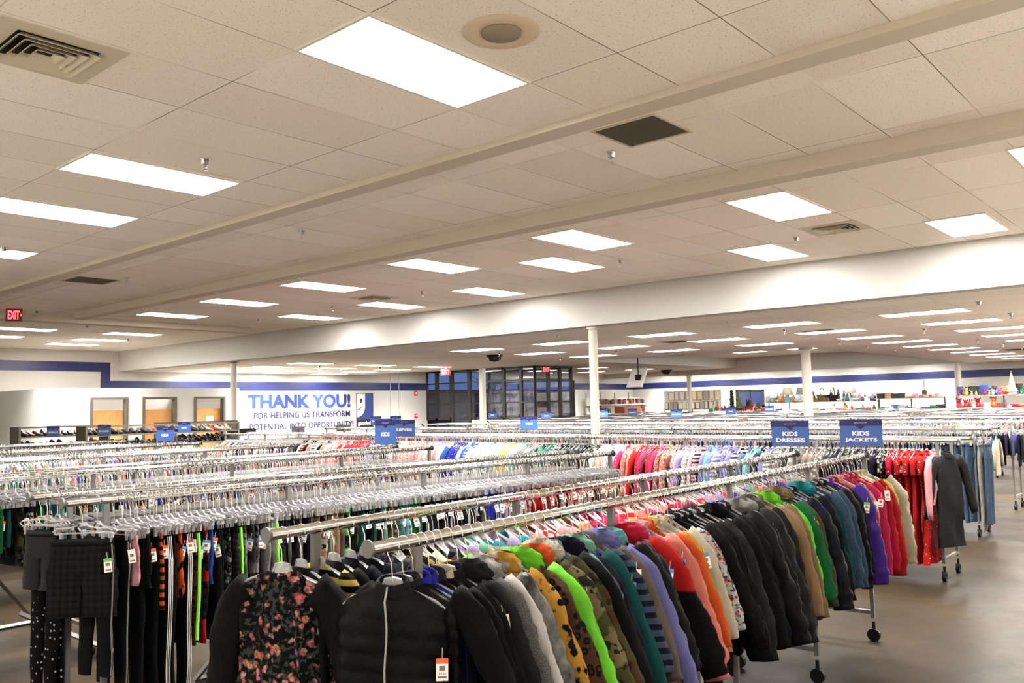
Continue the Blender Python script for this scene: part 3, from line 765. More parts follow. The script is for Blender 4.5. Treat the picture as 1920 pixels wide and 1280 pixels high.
# ------------------------------------------------------------------ garments
def nz(x, y, z): return noise.noise(Vector((x, y, z)))
def torso(mb, hw, hem, ht, L, ztop=-.128, slope=.055, nA=28, nR=18, quilt=0, fold=.012, seed=0, neck=.3, zt2=None, hemw=None, col=None):
    vs = []
    for j in range(nR+1):
        v = j/nR
        for k in range(nA):
            a = 2*PI*k/nA; ca, sa = math.cos(a), math.sin(a)
            ex_ = .75
            cu = math.copysign(abs(ca)**ex_, ca); su = math.copysign(abs(sa)**.8, sa)
            wid = hw*(1-v)+hem*v if v > .12 else hw*(.96+.04*v/.12)
            u = cu
            zt = ztop-slope*max(0, (abs(u)-neck)/(1-neck))**1.2-(.02 if abs(u) < neck*.7 else 0)
            z = zt*(1-v)+(-L)*v
            th = ht*min(1, .3+v/.16*.7)*(1-.25*v)
            q = 1
            if quilt:
                ph = (z/quilt) % 1.0
                q = .84+.22*math.sqrt(max(0, math.sin(PI*ph)))
            n_ = nz(u*3+seed, su*2, z*3)*fold*(1+2.4*v)+math.sin(u*11+seed)*fold*.6*v+nz(u*5-z*9+seed, z*4+u*3, su)*fold*.9
            n_ += (nz(u*7+seed, v*4, su)*fold*1.1*min(1, v*4) if nA > 20 else 0)
            wv = wid*(1+(q-1)*.25)*cu+nz(seed, z*5, su)*fold
            vs.append((wv, th*q*su+n_, z))
    fs = [(j*nA+k, (j+1)*nA+k, (j+1)*nA+(k+1) % nA, j*nA+(k+1) % nA) for j in range(nR) for k in range(nA)]
    # close the top between front and back
    for k in range(1, nA//2):
        a, b_ = k, nA-k; a2, b2 = k-1, (nA-k+1) % nA
        fs.append((a2, a, b_, b2) if k > 1 else (0, a, b_))
    fs.append((nA//2-1, nA//2, nA//2+1))
    mb.add(vs, fs, 0, col)
def sleeve(mb, side, hw, slope, ln, ang, r0, r1, quilt=0, n=14, nR=14, seed=0, bend=.25, ztop=-.128, cuff=True, tw=.0, col=None):
    p = Vector((side*hw*.86, 0, ztop-slope*.75-.02)); pts = []; a = ang*1.5+.35
    for j in range(nR+1):
        v = j/nR; pts.append(p.copy())
        ang_j = ang+(.75)*max(0, 1-v*4)-bend*.35*max(0, v-.45)
        p = p+Vector((side*math.sin(ang_j), tw*v+math.sin(seed)*.08*v, -math.cos(ang_j)))*(ln/nR)
    vs = []
    for j, q in enumerate(pts):
        v = j/nR; t_ = (pts[min(j+1, nR)]-pts[max(j-1, 0)]).normalized()
        u = Vector((0, 1, 0)); w_ = u.cross(t_).normalized()
        r = r0*(1-v)+r1*v
        if cuff and v > .9: r *= .82
        qf = 1
        if quilt: qf = .89+.17*math.sqrt(max(0, math.sin(PI*((v*ln/quilt) % 1))))
        for k in range(n):
            a = 2*PI*k/n
            rr = r*qf*(1+.26*nz(math.cos(a)*1.5+seed, math.sin(a)*1.5, v*7)+(.13*nz(math.cos(a)*2.5, seed+math.sin(a)*2.5, v*20) if not quilt else 0))
            vs.append(tuple(q+w_*math.cos(a)*rr*1.15+u*math.sin(a)*rr*.62))
    fs = [(j*n+k, j*n+(k+1) % n, (j+1)*n+(k+1) % n, (j+1)*n+k) for j in range(nR) for k in range(n)]
    fs += [tuple(range(n))[::-1], tuple(nR*n+k for k in range(n))]
    mb.add(vs, fs, 0, col)
def blob(mb, c, r, seed=0, amp=.15, n=18, m_=12, fr=4.):
    vs = []; fs = []
    for j in range(m_+1):
        th = PI*j/m_
        for k in range(n):
            a = 2*PI*k/n; d = Vector((math.sin(th)*math.cos(a), math.sin(th)*math.sin(a), math.cos(th)))
            s = 1+amp*nz(d.x*fr+seed, d.y*fr, d.z*fr)
            vs.append((c[0]+d.x*r[0]*s, c[1]+d.y*r[1]*s, c[2]+d.z*r[2]*s))
    fs = [(j*n+k, (j+1)*n+k, (j+1)*n+(k+1) % n, j*n+(k+1) % n) for j in range(m_) for k in range(n)]
    mb.add(vs, fs)
_tagme = {}
def price_tag(parent, col, x, y, z, rz, tilt=0, s=1.0, ink=True):
    if col not in _tagme:
        m = MB(); m.box((-.018, -.0006, -.066), (.018, .0006, -.016)); m.box((-.018, -.0006, -.016), (.018, .0006, 0), 1)
        m.box((-.0006, -.0004, 0), (.0006, .0004, .03)); m.box((-.009, .0006, -.036), (.009, .0009, -.022), 2); m.box((-.013, .0006, -.058), (.013, .0009, -.052), 2)
        _tagme[col] = m.mesh('price_tag', [M_card, M_tag[col], M_ink])
    o = bpy.data.objects.new('price_tag', _tagme[col]); COL.objects.link(o); o.parent = parent
    o.location = (x, y, z); o.rotation_euler = (0, tilt, rz); o.scale = (s, s, s)
    o['label'] = ('%s topped white price tag' % col) if col != 'white' else 'plain white price tag'
    return o
def garment_top(name, p, rz, col, L=.5, hw=.165, pat='plain', col2=None, hem=None, ht=.032, quilt=0, sl=.42, ang=.38, hood=None, hoodpat='plain', collar=True, zipc=None, tagc=None, r0=.052, r1=.036, rough=.85,
                res=1, fold=.012, seed=None, sleevecol=None, tagpos=None, collarcol=None, extra=None, lean=0):
    seed = random.uniform(0, 50) if seed is None else seed
    t = thing(name, p, rz); t.rotation_euler = (0, lean, rz)
    mt = fabric(col, pat, rough, col2)
    hem = hem or hw*1.12
    nA, nR = (32, 24) if res > 1 else ((22, 12) if res else (14, 8))
    m = MB(); torso(m, hw, hem, ht, L, quilt=quilt, seed=seed, nA=nA, nR=nR*2 if quilt and res > 1 else nR, fold=fold); obj('body', m, mt, t, True)
    ms = fabric(sleevecol, 'plain', rough) if sleevecol else mt
    if sl:
        for s in (-1, 1):
            m = MB(); sleeve(m, s, hw, .055, sl, ang*(1 if s < 0 else .6), r0, r1, quilt=quilt, n=18 if res > 1 else 10, nR=(34 if quilt else 26) if res > 1 else 8, seed=seed+s)
            obj('sleeve', m, ms, t, True)
    if collar and res:
        mc = fabric(collarcol, 'plain', rough) if collarcol else mt
        m = MB(); n = 16
        vs = []
        for j, (r, z) in enumerate(((1.02, -.156), (.98, -.138), (.92, -.118), (.84, -.106), (.74, -.108), (.70, -.13))):
            for k in range(n):
                a = 2*PI*k/n; vs.append((math.cos(a)*.062*r, math.sin(a)*.036*r-.004, z-.012*math.sin(a)*(j > 0)+.004*nz(a+seed, j, 0)))
        fs = [(j*n+k, j*n+(k+1) % n, (j+1)*n+(k+1) % n, (j+1)*n+k) for j in range(5) for k in range(n)]
        m.add(vs, fs); obj('collar', m, mc, t, True)
    if hood:
        m = MB(); fur = hoodpat == 'fur'
        if fur: blob(m, (-.03, -.012, -.125), (.095, .05, .05), seed, .22, 44, 30, 14.)
        else: blob(m, (-.035, -.016, -.136), (.088, .040, .050), seed, .22, 26, 18, 3.4)
        o = obj('hood', m, fabric(hood, 'plain' if fur else hoodpat, .95), t, True)
        if fur: o['label'] = '%s fur trimmed hood' % cname(hood)
    if zipc:
        m = MB(); zs = [-.125-(L-.13)*k/12 for k in range(13)]
        m.tube([(.004*math.sin(k+seed), ht*(1.02 if k else .5)*(1.14 if quilt else 1)*(1-.25*k/12)+.003, z) for k, z in enumerate(zs)], .0035, 5); o = obj('zip', m, plain('zip_'+zipc, C(zipc), .4), t); o['label'] = '%s zip' % cname(zipc)
    if tagc:
        tx, ty, tz, tr_ = tagpos or (-hw*1.15-.06, ht+.028, -.21-random.random()*.05, .6)
        price_tag(t, tagc, tx, ty, tz, tr_, random.uniform(-.2, .2))
    return t
def legs(mb, hw, L, ht, rise=.17, seed=0, nA=12, nR=10, flare=1.0, ztop=-.183, spread=.0, col=None, fold=.006):
    # hip
    vs = []; nH = 4
    for j in range(nH+1):
        v = j/nH; z = ztop-rise*v; th = ht*(.35+.65*min(1, v*1.6))
        for k in range(nA):
            a = 2*PI*k/nA
            vs.append((hw*(1+.12*v)*math.copysign(abs(math.cos(a))**.8, math.cos(a)), th*math.sin(a)+nz(math.cos(a)*2+seed, v*2, 0)*fold, z))
    fs = [(j*nA+k, (j+1)*nA+k, (j+1)*nA+(k+1) % nA, j*nA+(k+1) % nA) for j in range(nH) for k in range(nA)]
    fs.append(tuple(range(nA))); mb.add(vs, fs, 0, col)
    for s in (-1, 1):
        vs = []
        for j in range(nR+1):
            v = j/nR; z = ztop-rise*.85-(L-rise*.85)*v
            w_ = hw*(.58*(1-v)+.42*flare*v); cx = s*(hw*.56+spread*v)+nz(seed+s, v*2, 3)*.018*v
            cy = nz(seed, s, v*2)*.02*v
            for k in range(nA):
                a = 2*PI*k/nA; f_ = 1+.12*nz(math.cos(a)+seed, math.sin(a), v*6)
                vs.append((cx+w_*math.cos(a)*f_, cy+ht*(.95-.2*v)*math.sin(a)*f_, z))
        fs = [(j*nA+k, (j+1)*nA+k, (j+1)*nA+(k+1) % nA, j*nA+(k+1) % nA) for j in range(nR) for k in range(nA)]
        mb.add(vs, fs, 0, col)
def garment_legs(name, p, rz, col, L=.5, hw=.11, pat='plain', col2=None, ht=.02, tagc=None, stripe_=None, seed=None, res=1, flare=1.0, tagpos=None, rough=.85, band=None):
    if name == 'shorts': flare = 1.35
    seed = random.uniform(0, 50) if seed is None else seed
    t = thing(name, p, rz)
    m = MB(); legs(m, hw, L, ht, min(.17, L*.45), seed, 14 if res else 10, 10 if res else 6, flare); obj('body', m, fabric(col, pat, rough, col2), t, True)
    m = MB()
    n = 14; vs = []
    for z, k_ in ((-.178, .38), (-.178, .46), (-.208, .62), (-.208, .5)):
        for k in range(n): a = 2*PI*k/n; vs.append((hw*1.01*math.copysign(abs(math.cos(a))**.8, math.cos(a)), ht*k_*1.15*math.sin(a), z))
    m.add(vs, [(j*n+k, j*n+(k+1) % n, (j+1)*n+(k+1) % n, (j+1)*n+k) for j in range(3) for k in range(n)]); obj('waistband', m, fabric(band or col, 'plain', rough), t, True)
    if stripe_:
        m = MB(); 
        for dy in ((-.006, .004, .014) if stripe_ == 'white' else (.006,)):
            wd = .0024 if stripe_ == 'white' else (.009 if stripe_ == 'lime' else .0035)
            pts = []
            rise = min(.17, L*.45)
            for q in range(4): v = q/4; pts.append((-hw*(1+.12*v)-.001, dy, -.205-(rise*.85-.022)*v))
            for q in range(13):
                v = q/12*.98; w_ = hw*(.58*(1-v)+.42*flare*v)
                pts.append((-hw*.56+nz(seed-1, v*2, 3)*.018*v-w_*1.01, nz(seed, -1, v*2)*.02*v+dy, -.183-rise*.85-(L-rise*.85)*v))
            m.tube(pts, wd, 5)
        o = obj('side_stripe', m, plain('stripe_'+stripe_, C(stripe_, .6), .8), t); o['label'] = '%s side stripe' % cname(stripe_)
    if tagc:
        tx, ty, tz, tr_ = tagpos or (-hw*1.02, ht+.014+random.random()*.012, -.23-random.random()*.05, random.uniform(.45, 1.1))
        price_tag(t, tagc, tx, ty, tz, tr_, random.uniform(-.25, .25))
    return t

# label bookkeeping for a run of garments
def label_run(items, place):
    """items: (object, description, short name, category, group)"""
    n = len(items)
    for i, (o, desc, sh, cat, gr) in enumerate(items):
        if o is None: continue
        if i == 0: lb = '%s %s, first at its near end' % (desc, place)
        elif i == n-1: lb = '%s %s, last at its far end' % (desc, place)
        else: lb = '%s %s, between %s and %s' % (desc, place, items[i-1][2], items[i+1][2])
        o['label'] = lb; o['category'] = cat; o['group'] = gr
ALLRUNS = []

def railpt(x0, y0, r, gap, side, x): # kids racks, distance along
    d = (x-x0)/math.cos(r)
    return (x0+d*math.cos(r)-math.sin(r)*side*gap/2, y0+d*math.sin(r)+math.cos(r)*side*gap/2, RZ)
A_ = lambda x: railpt(1.66, 2.295, r1, .52, -1, x)
B_ = lambda x: railpt(1.66, 2.295, r1, .52, 1, x)
C_ = lambda x: railpt(1.70, 4.60, r2, .5, -1, x)
D_ = lambda x: railpt(1.70, 4.60, r2, .5, 1, x)
YAW = PI/2
# --- rail A: children's jackets.  (x, colour, noun, options)
J = [
 (1.755, 'black', 'vest', dict(L=.62, quilt=.055, sl=0, zipc='white', hw=.18, ht=.04, rough=.55)),
 (1.80, 'black', 'puffer vest', dict(L=.60, quilt=.05, sl=0, zipc='silver', tagc='orange', tagpos=(-.15, .05, -.33, .45), hw=.18, ht=.035, rough=.5)),
 (1.845, 'black', 'jacket', dict(L=.62, collarcol='royal', sl=.40, ang=.5, hw=.17)),
 (1.88, 'royal', 'vest', dict(L=.66, sl=0, hw=.165)),
 (1.915, 'black', 'fleece jacket', dict(L=.64, sl=.46, collarcol='charcoal')),
 (1.95, 'black', 'lined coat', dict(L=.66, sl=.46, collarcol='cream', rough=.95)),
 (2.00, 'charcoal', 'sweatshirt', dict(L=.60, pat='heather', sl=.47, tagc='white')),
 (2.05, 'grey', 'hooded top', dict(L=.60, pat='heather', sl=.47, hood='charcoal')),
 (2.10, 'black', 'shiny jacket', dict(L=.6, sl=.48, rough=.3, hood='silver', hoodpat='tiedye', sleevecol='white')),
 (2.155, 'silver', 'print puffer', dict(L=.6, pat='tiedye', col2='charcoal', sl=.50, quilt=.07, rough=.35, tagc='blue')),
 (2.21, 'mustard', 'leopard fur coat', dict(L=.62, pat='patch', col2='black', sl=.48, hood='mustard', hoodpat='patch', r0=.06, r1=.045)),
 (2.27, 'brown', 'leopard fleece', dict(L=.68, pat='leopard', col2='black', sl=.52, ht=.036, r0=.06, r1=.05)),
 (2.33, 'lime', 'rain jacket', dict(L=.66, sl=.60, ang=.42, hood='lime', r0=.06, r1=.05, rough=.6)),
 (2.39, 'khaki', 'camouflage jacket', dict(L=.6, pat='camo', col2='olive', sl=.52, hood='orange', tagc='blue')),
 (2.445, 'olive', 'dark camouflage coat', dict(L=.62, pat='camo', col2='brown', sl=.54, hood='cream', hoodpat='fur', tagc='green')),
 (2.50, 'black', 'high collar fleece', dict(L=.6, sl=.54, collarcol='grey', r0=.06)),
 (2.555, 'slate', 'dyed hooded top', dict(L=.62, pat='tiedye', col2='aqua', sl=.5)),
 (2.61, 'plum', 'hooded coat', dict(L=.62, sl=.48, hood='plum')),
 (2.665, 'black', 'two tone fleece', dict(L=.66, pat='colourblock', col2='teal', sl=.54, sleevecol='teal', hood='mint')),
 (2.72, 'slate', 'knitted cardigan', dict(L=.58, pat='stripes', col2='navy', sl=.46, tagc='blue')),
 (2.78, 'taupe', 'long wool coat', dict(L=.74, sl=.5, tagc='white')),
 (2.835, 'periwinkle', 'hooded top', dict(L=.66, sl=.56, hood='periwinkle')),
 (2.89, 'black', 'padded coat', dict(L=.66, sl=.5, quilt=.06, hood='aqua', rough=.5)),
 (2.945, 'navy', 'long puffer', dict(L=.74, sl=.5, quilt=.06, rough=.5)),
 (3.00, 'red', 'ski jacket', dict(L=.62, pat='colourblock', col2='black', sl=.56, r0=.06, r1=.055, tagc='blue', hood='crimson')),
 (3.06, 'hotpink', 'patterned jacket', dict(L=.6, pat='patch', col2='navy', sl=.52, hood='hotpink', hoodpat='dots')),
 (3.13, 'coral', 'puffer', dict(L=.58, sl=.58, quilt=.09, r0=.06, r1=.055, tagc='blue', rough=.5, collarcol='coral')),
 (3.19, 'pink', 'long coat', dict(L=.82, sl=.5)),
 (3.245, 'orange', 'raincoat', dict(L=.74, sl=.48)),
 (3.30, 'mustard', 'sweatshirt', dict(L=.6, sl=.5)),
 (3.355, 'cream', 'fleece overall', dict(L=.86, sl=.46, tagc='blue')),
 (3.41, 'white', 'printed jacket', dict(L=.6, pat='floral', sl=.44, tagc='blue', col2='red')),
 (3.48, 'black', 'school blazer', dict(L=.66, sl=.52, tagc='orange', tagpos=(-.21, .05, -.42, .5))),
 (3.55, 'black', 'long coat', dict(L=.84, sl=.56)),
 (3.62, 'black', 'raincoat', dict(L=.88, sl=.6, r0=.06, r1=.06)),
 (3.70, 'charcoal', 'ribbed jacket', dict(L=.86, sl=.62, r0=.06, r1=.055)),
 (3.78, 'black', 'ribbed coat', dict(L=.78, sl=.6, quilt=.03, r0=.06, r1=.05)),
 (3.86, 'black', 'ski jacket', dict(L=.74, sl=.6, r0=.065, r1=.055, hood='black', collarcol='white')),
 (3.94, 'black', 'puffer', dict(L=.74, sl=.62, quilt=.08, r0=.065, r1=.055, rough=.6, collarcol='royal')),
 (4.02, 'black', 'quilted parka', dict(L=.76, sl=.62, quilt=.07, r0=.065, r1=.055, rough=.6)),
 (4.11, 'charcoal', 'puffer', dict(L=.7, sl=.64, quilt=.12, ang=.42, r0=.075, r1=.06, rough=.7, hood='silver', tagc='blue')),
 (4.19, 'grey', 'wool coat', dict(L=.62, pat='heather', sl=.56, hood='silver', hoodpat='heather')),
 (4.27, 'charcoal', 'wool jacket', dict(L=.68, pat='heather', sl=.56, r0=.06, hood='grey')),
 (4.35, 'tan', 'canvas coat', dict(L=.68, sl=.56, collarcol='brown')),
 (4.43, 'khaki', 'canvas jacket', dict(L=.72, sl=.58, tagc='blue')),
 (4.51, 'lime', 'fleece jacket', dict(L=.6, sl=.52, hood='lime')),
 (4.59, 'green', 'light jacket', dict(L=.66, sl=.52)),
 (4.67, 'olive', 'parka', dict(L=.74, sl=.56, hood='khaki', hoodpat='fur', tagc='orange')),
 (4.76, 'navy', 'puffer', dict(L=.82, sl=.60, quilt=.07, r0=.065, r1=.055, rough=.5)),
 (4.85, 'royal', 'jacket', dict(L=.7, sl=.54, collarcol='royal')),
 (4.93, 'navy', 'quilted coat', dict(L=.72, sl=.58, quilt=.06)),
 (5.02, 'teal', 'patterned coat', dict(L=.6, pat='tiedye', col2='navy', sl=.5, hood='turquoise', hoodpat='fur')),
 (5.12, 'denim', 'jacket with cuffed sleeve', dict(L=.66, pat='washed', sl=.54, r0=.06, r1=.05)),
 (5.23, 'denim', 'shirt', dict(L=.70, pat='washed', sl=.56)),
 (5.34, 'black', 'short puffer', dict(L=.6, sl=.58, quilt=.06, r0=.065, rough=.5)),
 (5.44, 'navy', 'anorak', dict(L=.62, sl=.5)),
 (5.55, 'purple', 'shiny puffer', dict(L=.74, sl=.60, quilt=.10, r0=.065, r1=.055, rough=.25, tagc='green')),
 (5.65, 'red', 'fleece jacket', dict(L=.66, sl=.58)),
 (5.75, 'pink', 'cardigan', dict(L=.6, sl=.52, tagc='white')),
 (5.85, 'hotpink', 'jacket', dict(L=.66, sl=.58, tagc='red')),
 (5.95, 'crimson', 'coat', dict(L=.70, sl=.58, tagc='white')),
 (6.06, 'red', 'knitted jacket', dict(L=.66, sl=.62, r0=.065, r1=.055)),
 (6.17, 'yellow', 'coat', dict(L=.82, sl=.56)),
 (6.28, 'cream', 'fleece coat', dict(L=.80, sl=.58, r0=.065, r1=.055)),
]
run = []
for i, (x, col, noun, kw) in enumerate(J):
    kw = dict(kw)
    yaw = YAW+random.uniform(.02, .16)
    if i == 0: yaw = YAW+.42
    if i == 1: yaw = YAW+.34
    if i in (2, 3): yaw = YAW+.2
    if 2.3 < x < 3.6: yaw += .08
    a0 = max(.10, .42-.095*max(0, x-2.5)); kw['ang'] = (kw.get('ang') or .4)/.4*a0*random.uniform(.9, 1.1) if x > 2.5 else kw.get('ang', random.uniform(.36, .44)); kw.setdefault('hw', .17 if x < 3.4 else .18)
    p = A_(x)
    g = garment_top('kids_jacket', p, yaw, col, res=2, lean=random.uniform(-.03, .05), **kw)
    tg = kw.get('tagc')
    d = '%s %s%s' % (cname(col), noun, (' with %s tag' % tg) if tg else '')
    run.append((g, d, '%s %s' % (cname(col), noun.split()[-1]), 'jacket', 'jackets on the front rail'))
    hanger('top', p, yaw, 'clear hanger holding the %s on front rail, left of %s' % (d.split(' with ')[0], ('%s %s' % (cname(J[i+1][1]), J[i+1][2].split()[-1])) if i+1 < len(J) else 'rail end'), 'hangers on the front rail')
label_run(run, 'on front rail'); ALLRUNS.append(run)
ft = run[1][0]
me = fit_text(text_mesh('$ 6.48', 1, .0003), .022, .006, M_ink)
o = bpy.data.objects.new('price_print', me); COL.objects.link(o); o.parent = [c for c in ft.children if c.name.startswith('price_tag')][0]; o.location = (.011, .001, -.048); o.rotation_euler = (PI/2, 0, PI)

# --- rail B: dresses
run = []
p = B_(1.72)
g = garment_top('dress', p, YAW+.42, 'black', L=.86, hw=.155, hem=.25, pat='floral', col2='coral', sl=.60, ang=.25, sleevecol='black', collar=False, ht=.03, res=2, fold=.02, r0=.055, r1=.05, rough=.8)
run.append((g, 'black floral dress with velvet sleeves', 'floral dress', 'dress', 'dresses on the second rail'))
hanger('top', p, YAW+.42, 'clear hanger with chrome hook holding the black floral dress', 'hangers on the dress rail')
dc = ['black', 'red', 'crimson', 'navy', 'royal', 'orange', 'cream', 'white', 'pink', 'aqua', 'lavender', 'mint', 'hotpink', 'coral', 'turquoise', 'purple']
pats = ['plain', 'floral', 'dots', 'stripes', 'plain', 'plaid', 'leopard']
x = 1.80
while x < 6.1:
    if x < 2.2: col = random.choice(['black', 'charcoal', 'black', 'navy'])
    elif x < 2.5: col = random.choice(['black', 'red', 'crimson', 'navy', 'black', 'cream'])
    elif x < 3.0: col = random.choice(['aqua', 'mint', 'lavender', 'turquoise', 'pink', 'white'])
    elif x < 4.4: col = random.choice(['hotpink', 'crimson', 'red', 'pink', 'hotpink', 'coral', 'pink'])
    else: col = random.choice(['pink', 'cream', 'white', 'purple', 'hotpink', 'lavender', 'mint', 'coral'])
    pt = random.choice(pats); c2 = random.choice(['white', 'cream', 'navy', 'yellow']) if pt != 'plain' else None
    L = random.uniform(.55, .75); p = B_(x); yaw = YAW+random.uniform(-.08, .2)
    g = garment_top('dress', p, yaw, col, L=L, hw=.14, hem=.2, pat=pt, col2=c2, sl=.14 if random.random() < .6 else .36, ang=.6, collar=False, ht=.022, res=0, fold=.014, r0=.045, r1=.04)
    pw = {'plain': 'plain', 'dots': 'dotted', 'floral': 'floral', 'stripes': 'striped', 'plaid': 'checked', 'leopard': 'spotted'}[pt]
    run.append((g, '%s %s dress' % (pw, cname(col)), '%s %s' % (pw, cname(col)), 'dress', 'dresses on the second rail'))
    if nh[0] < 300: hanger('top', p, yaw, 'clear hanger holding the %s %s dress on second rail' % (pw, cname(col)), 'hangers on the dress rail')
    x += random.uniform(.07, .10)
label_run(run, 'on second rail'); ALLRUNS.append(run)

# --- rail C: trousers
run = []
curC = [(1.76, 'charcoal', 'shiny shorts', dict(L=.30, hw=.10, rough=.4, D=1)), (1.79, 'black', 'dotted leggings', dict(L=.84, pat='dots', hw=.10, D=1)), (1.84, 'black', 'dotted trousers', dict(L=.88, pat='dots', hw=.09, D=1)),
  (1.79, 'charcoal', 'checked shorts', dict(L=.37, hw=.15, pat='plaid', col2='black', tagc='green', tagpos=(-.14, .04, -.27, .2))), (1.86, 'black', 'tracksuit bottoms', dict(L=.66, stripe_='grey')),
  (1.94, 'black', 'trousers', dict(L=.72, stripe_='grey')), (1.98, 'pink', 'running shorts', dict(L=.24, hw=.13, col2='white', tagc='white')), (2.02, 'black', 'trousers', dict(L=.76)),
  (2.055, 'black', 'sport shorts with pale hem', dict(L=.26, hw=.13)), (2.09, 'black', 'leggings', dict(L=.8, tagc='orange')), (2.12, 'orange', 'striped shorts', dict(L=.38, pat='stripes', col2='black', hw=.12)),
  (2.155, 'black', 'tracksuit bottoms', dict(L=.82, stripe_='white', tagc='orange')), (2.19, 'black', 'leggings', dict(L=.82)), (2.22, 'orange', 'flame shorts', dict(L=.34, pat='patch', col2='black')),
  (2.255, 'black', 'tracksuit bottoms', dict(L=.84, stripe_='white', tagc='blue')), (2.29, 'brown', 'printed trousers', dict(L=.6, pat='leopard', col2='black', tagc='red')),
  (2.325, 'black', 'leggings with lime stripe', dict(L=.58, stripe_='lime', tagc='white')), (2.36, 'red', 'dark floral leggings', dict(L=.6, pat='camo', col2='black', tagc='blue')),
  (2.395, 'blue', 'piped leggings', dict(L=.3, tagc='blue')), (2.43, 'black', 'shorts', dict(L=.4, tagc='orange')), (2.465, 'black', 'leggings', dict(L=.62, tagc='green')),
  (2.50, 'black', 'flower leggings', dict(L=.58, pat='floral', col2='silver')), (2.535, 'black', 'mesh shorts', dict(L=.4, pat='plaid', col2='charcoal', hw=.13)), (2.57, 'black', 'lime striped shorts', dict(L=.4, stripe_='lime')),
  (2.605, 'grey', 'camouflage joggers', dict(L=.36, pat='camo', col2='silver', tagc='blue')), (2.64, 'grey', 'camouflage trousers', dict(L=.4, pat='camo', col2='charcoal')), (2.675, 'silver', 'printed joggers', dict(L=.4, pat='camo', col2='grey', tagc='blue')),
  (2.71, 'grey', 'heather joggers', dict(L=.4, pat='heather', tagc='blue')), (2.745, 'silver', 'joggers', dict(L=.4, pat='heather', tagc='red')), (2.78, 'white', 'lime edged shorts', dict(L=.3, stripe_='lime', tagc='white'))]
x = 2.82; nouns = ['shorts', 'trousers', 'leggings', 'joggers']
def pickC(x):
    if x < 3.05: return random.choice(['charcoal', 'black', 'grey', 'navy'])
    if x < 3.25: return random.choice(['khaki', 'tan', 'taupe', 'cream'])
    if x < 3.55: return random.choice(['green', 'black', 'lime', 'olive', 'black', 'teal'])
    if x < 3.85: return random.choice(['teal', 'olive', 'aqua', 'mint', 'turquoise', 'green'])
    if x < 4.25: return random.choice(['black', 'navy', 'black', 'navy', 'charcoal'])
    if x < 4.55: return random.choice(['navy', 'royal', 'white', 'slate', 'periwinkle', 'grey'])
    if x < 4.7: return random.choice(['periwinkle', 'blue', 'lavender'])
    if x < 5.2: return random.choice(['red', 'crimson', 'red', 'crimson'])
    if x < 5.55: return random.choice(['pink', 'coral', 'pink', 'cream'])
    if x < 5.75: return random.choice(['red', 'coral', 'pink', 'brown'])
    return random.choice(['tan', 'khaki', 'cream', 'white'])
while x < 5.98:
    c = pickC(x); pt = random.choice(['plain', 'plain', 'plain', 'camo', 'floral', 'dots', 'vstripes', 'heather'])
    pw = {'plain': '', 'camo': 'camouflage ', 'floral': 'flowered ', 'dots': 'dotted ', 'vstripes': 'striped ', 'heather': 'marled '}[pt]
    kw = dict(L=random.uniform(.26, .42) if random.random() < .7 else .55, pat=pt)
    if pt not in ('plain', 'heather'): kw['col2'] = random.choice(['white', 'black', 'cream'])
    if random.random() < .5: kw['tagc'] = random.choice(['orange', 'orange', 'orange', 'blue', 'green', 'red', 'white'])
    curC.append((x, c, pw+random.choice(nouns), kw)); x += random.uniform(.034, .046)
for i, (x, col, noun, kw) in enumerate(curC):
    p = D_(x) if kw.pop('D', 0) else C_(x); yaw = YAW+random.uniform(-.14, .14)
    if 'checked shorts' in noun: yaw = YAW+.62
    if i in (0, 1): yaw += .2
    if x < 2.4: yaw += .12
    nm = 'shorts' if 'shorts' in noun else ('leggings' if 'leggings' in noun else 'trousers')
    g = garment_legs(nm, p, yaw, col, **kw)
    tg = kw.get('tagc')
    run.append((g, '%s %s%s' % (cname(col), noun, (', %s tag,' % tg) if tg else ''), '%s %s' % (cname(col), noun.split()[-1]), 'trousers', 'clothes on the trouser rail'))
    if nh[0] < 300: hanger('clip', p, yaw, 'clear clip hanger holding the %s %s on trouser rail, left of %s' % (cname(col), noun.split(' with ')[0], ('%s %s' % (cname(curC[i+1][1]), curC[i+1][2].split()[-1])) if i+1 < len(curC) else 'rail end'), 'hangers on the trouser rail')
label_run(run, 'on trouser rail'); ALLRUNS.append(run)

# --- rail E (third rack, near rail): shorts and trousers
run = []; x = 1.5
while x < 6.1:
    c = random.choice(['green', 'lime', 'olive', 'teal', 'navy', 'turquoise', 'black', 'aqua']) if x < 2.9 else random.choice(['navy', 'black', 'denim', 'grey', 'white', 'pink', 'royal', 'lavender'])
    pt = random.choice(['plain', 'plain', 'plain', 'camo', 'vstripes']); tg = random.choice([None, 'orange', 'orange', 'blue', 'white'])
    kw = dict(L=random.uniform(.25, .48), pat=pt, res=0, tagc=tg)
    if pt != 'plain': kw['col2'] = random.choice(['white', 'black', 'khaki'])
    p = (x, 6.525, RZ); yaw = YAW+random.uniform(-.15, .15); nn = random.choice(['shorts', 'trousers'])
    pw = {'plain': '', 'camo': 'camouflage ', 'vstripes': 'striped '}[pt]
    g = garment_legs(nn, p, yaw, c, **kw)
    run.append((g, '%s %s%s%s' % (cname(c), pw, nn, (', %s tag,' % tg) if tg else ''), '%s %s%s' % (cname(c), pw, nn), 'trousers', 'clothes on the third rack'))
    if nh[0] < 300: hanger('clip', p, yaw, 'clear clip hanger holding the %s %s%s on third rack' % (cname(c), pw, nn), 'hangers on the third rack')
    x += random.uniform(.055, .075)
label_run(run, 'on third rack'); ALLRUNS.append(run)

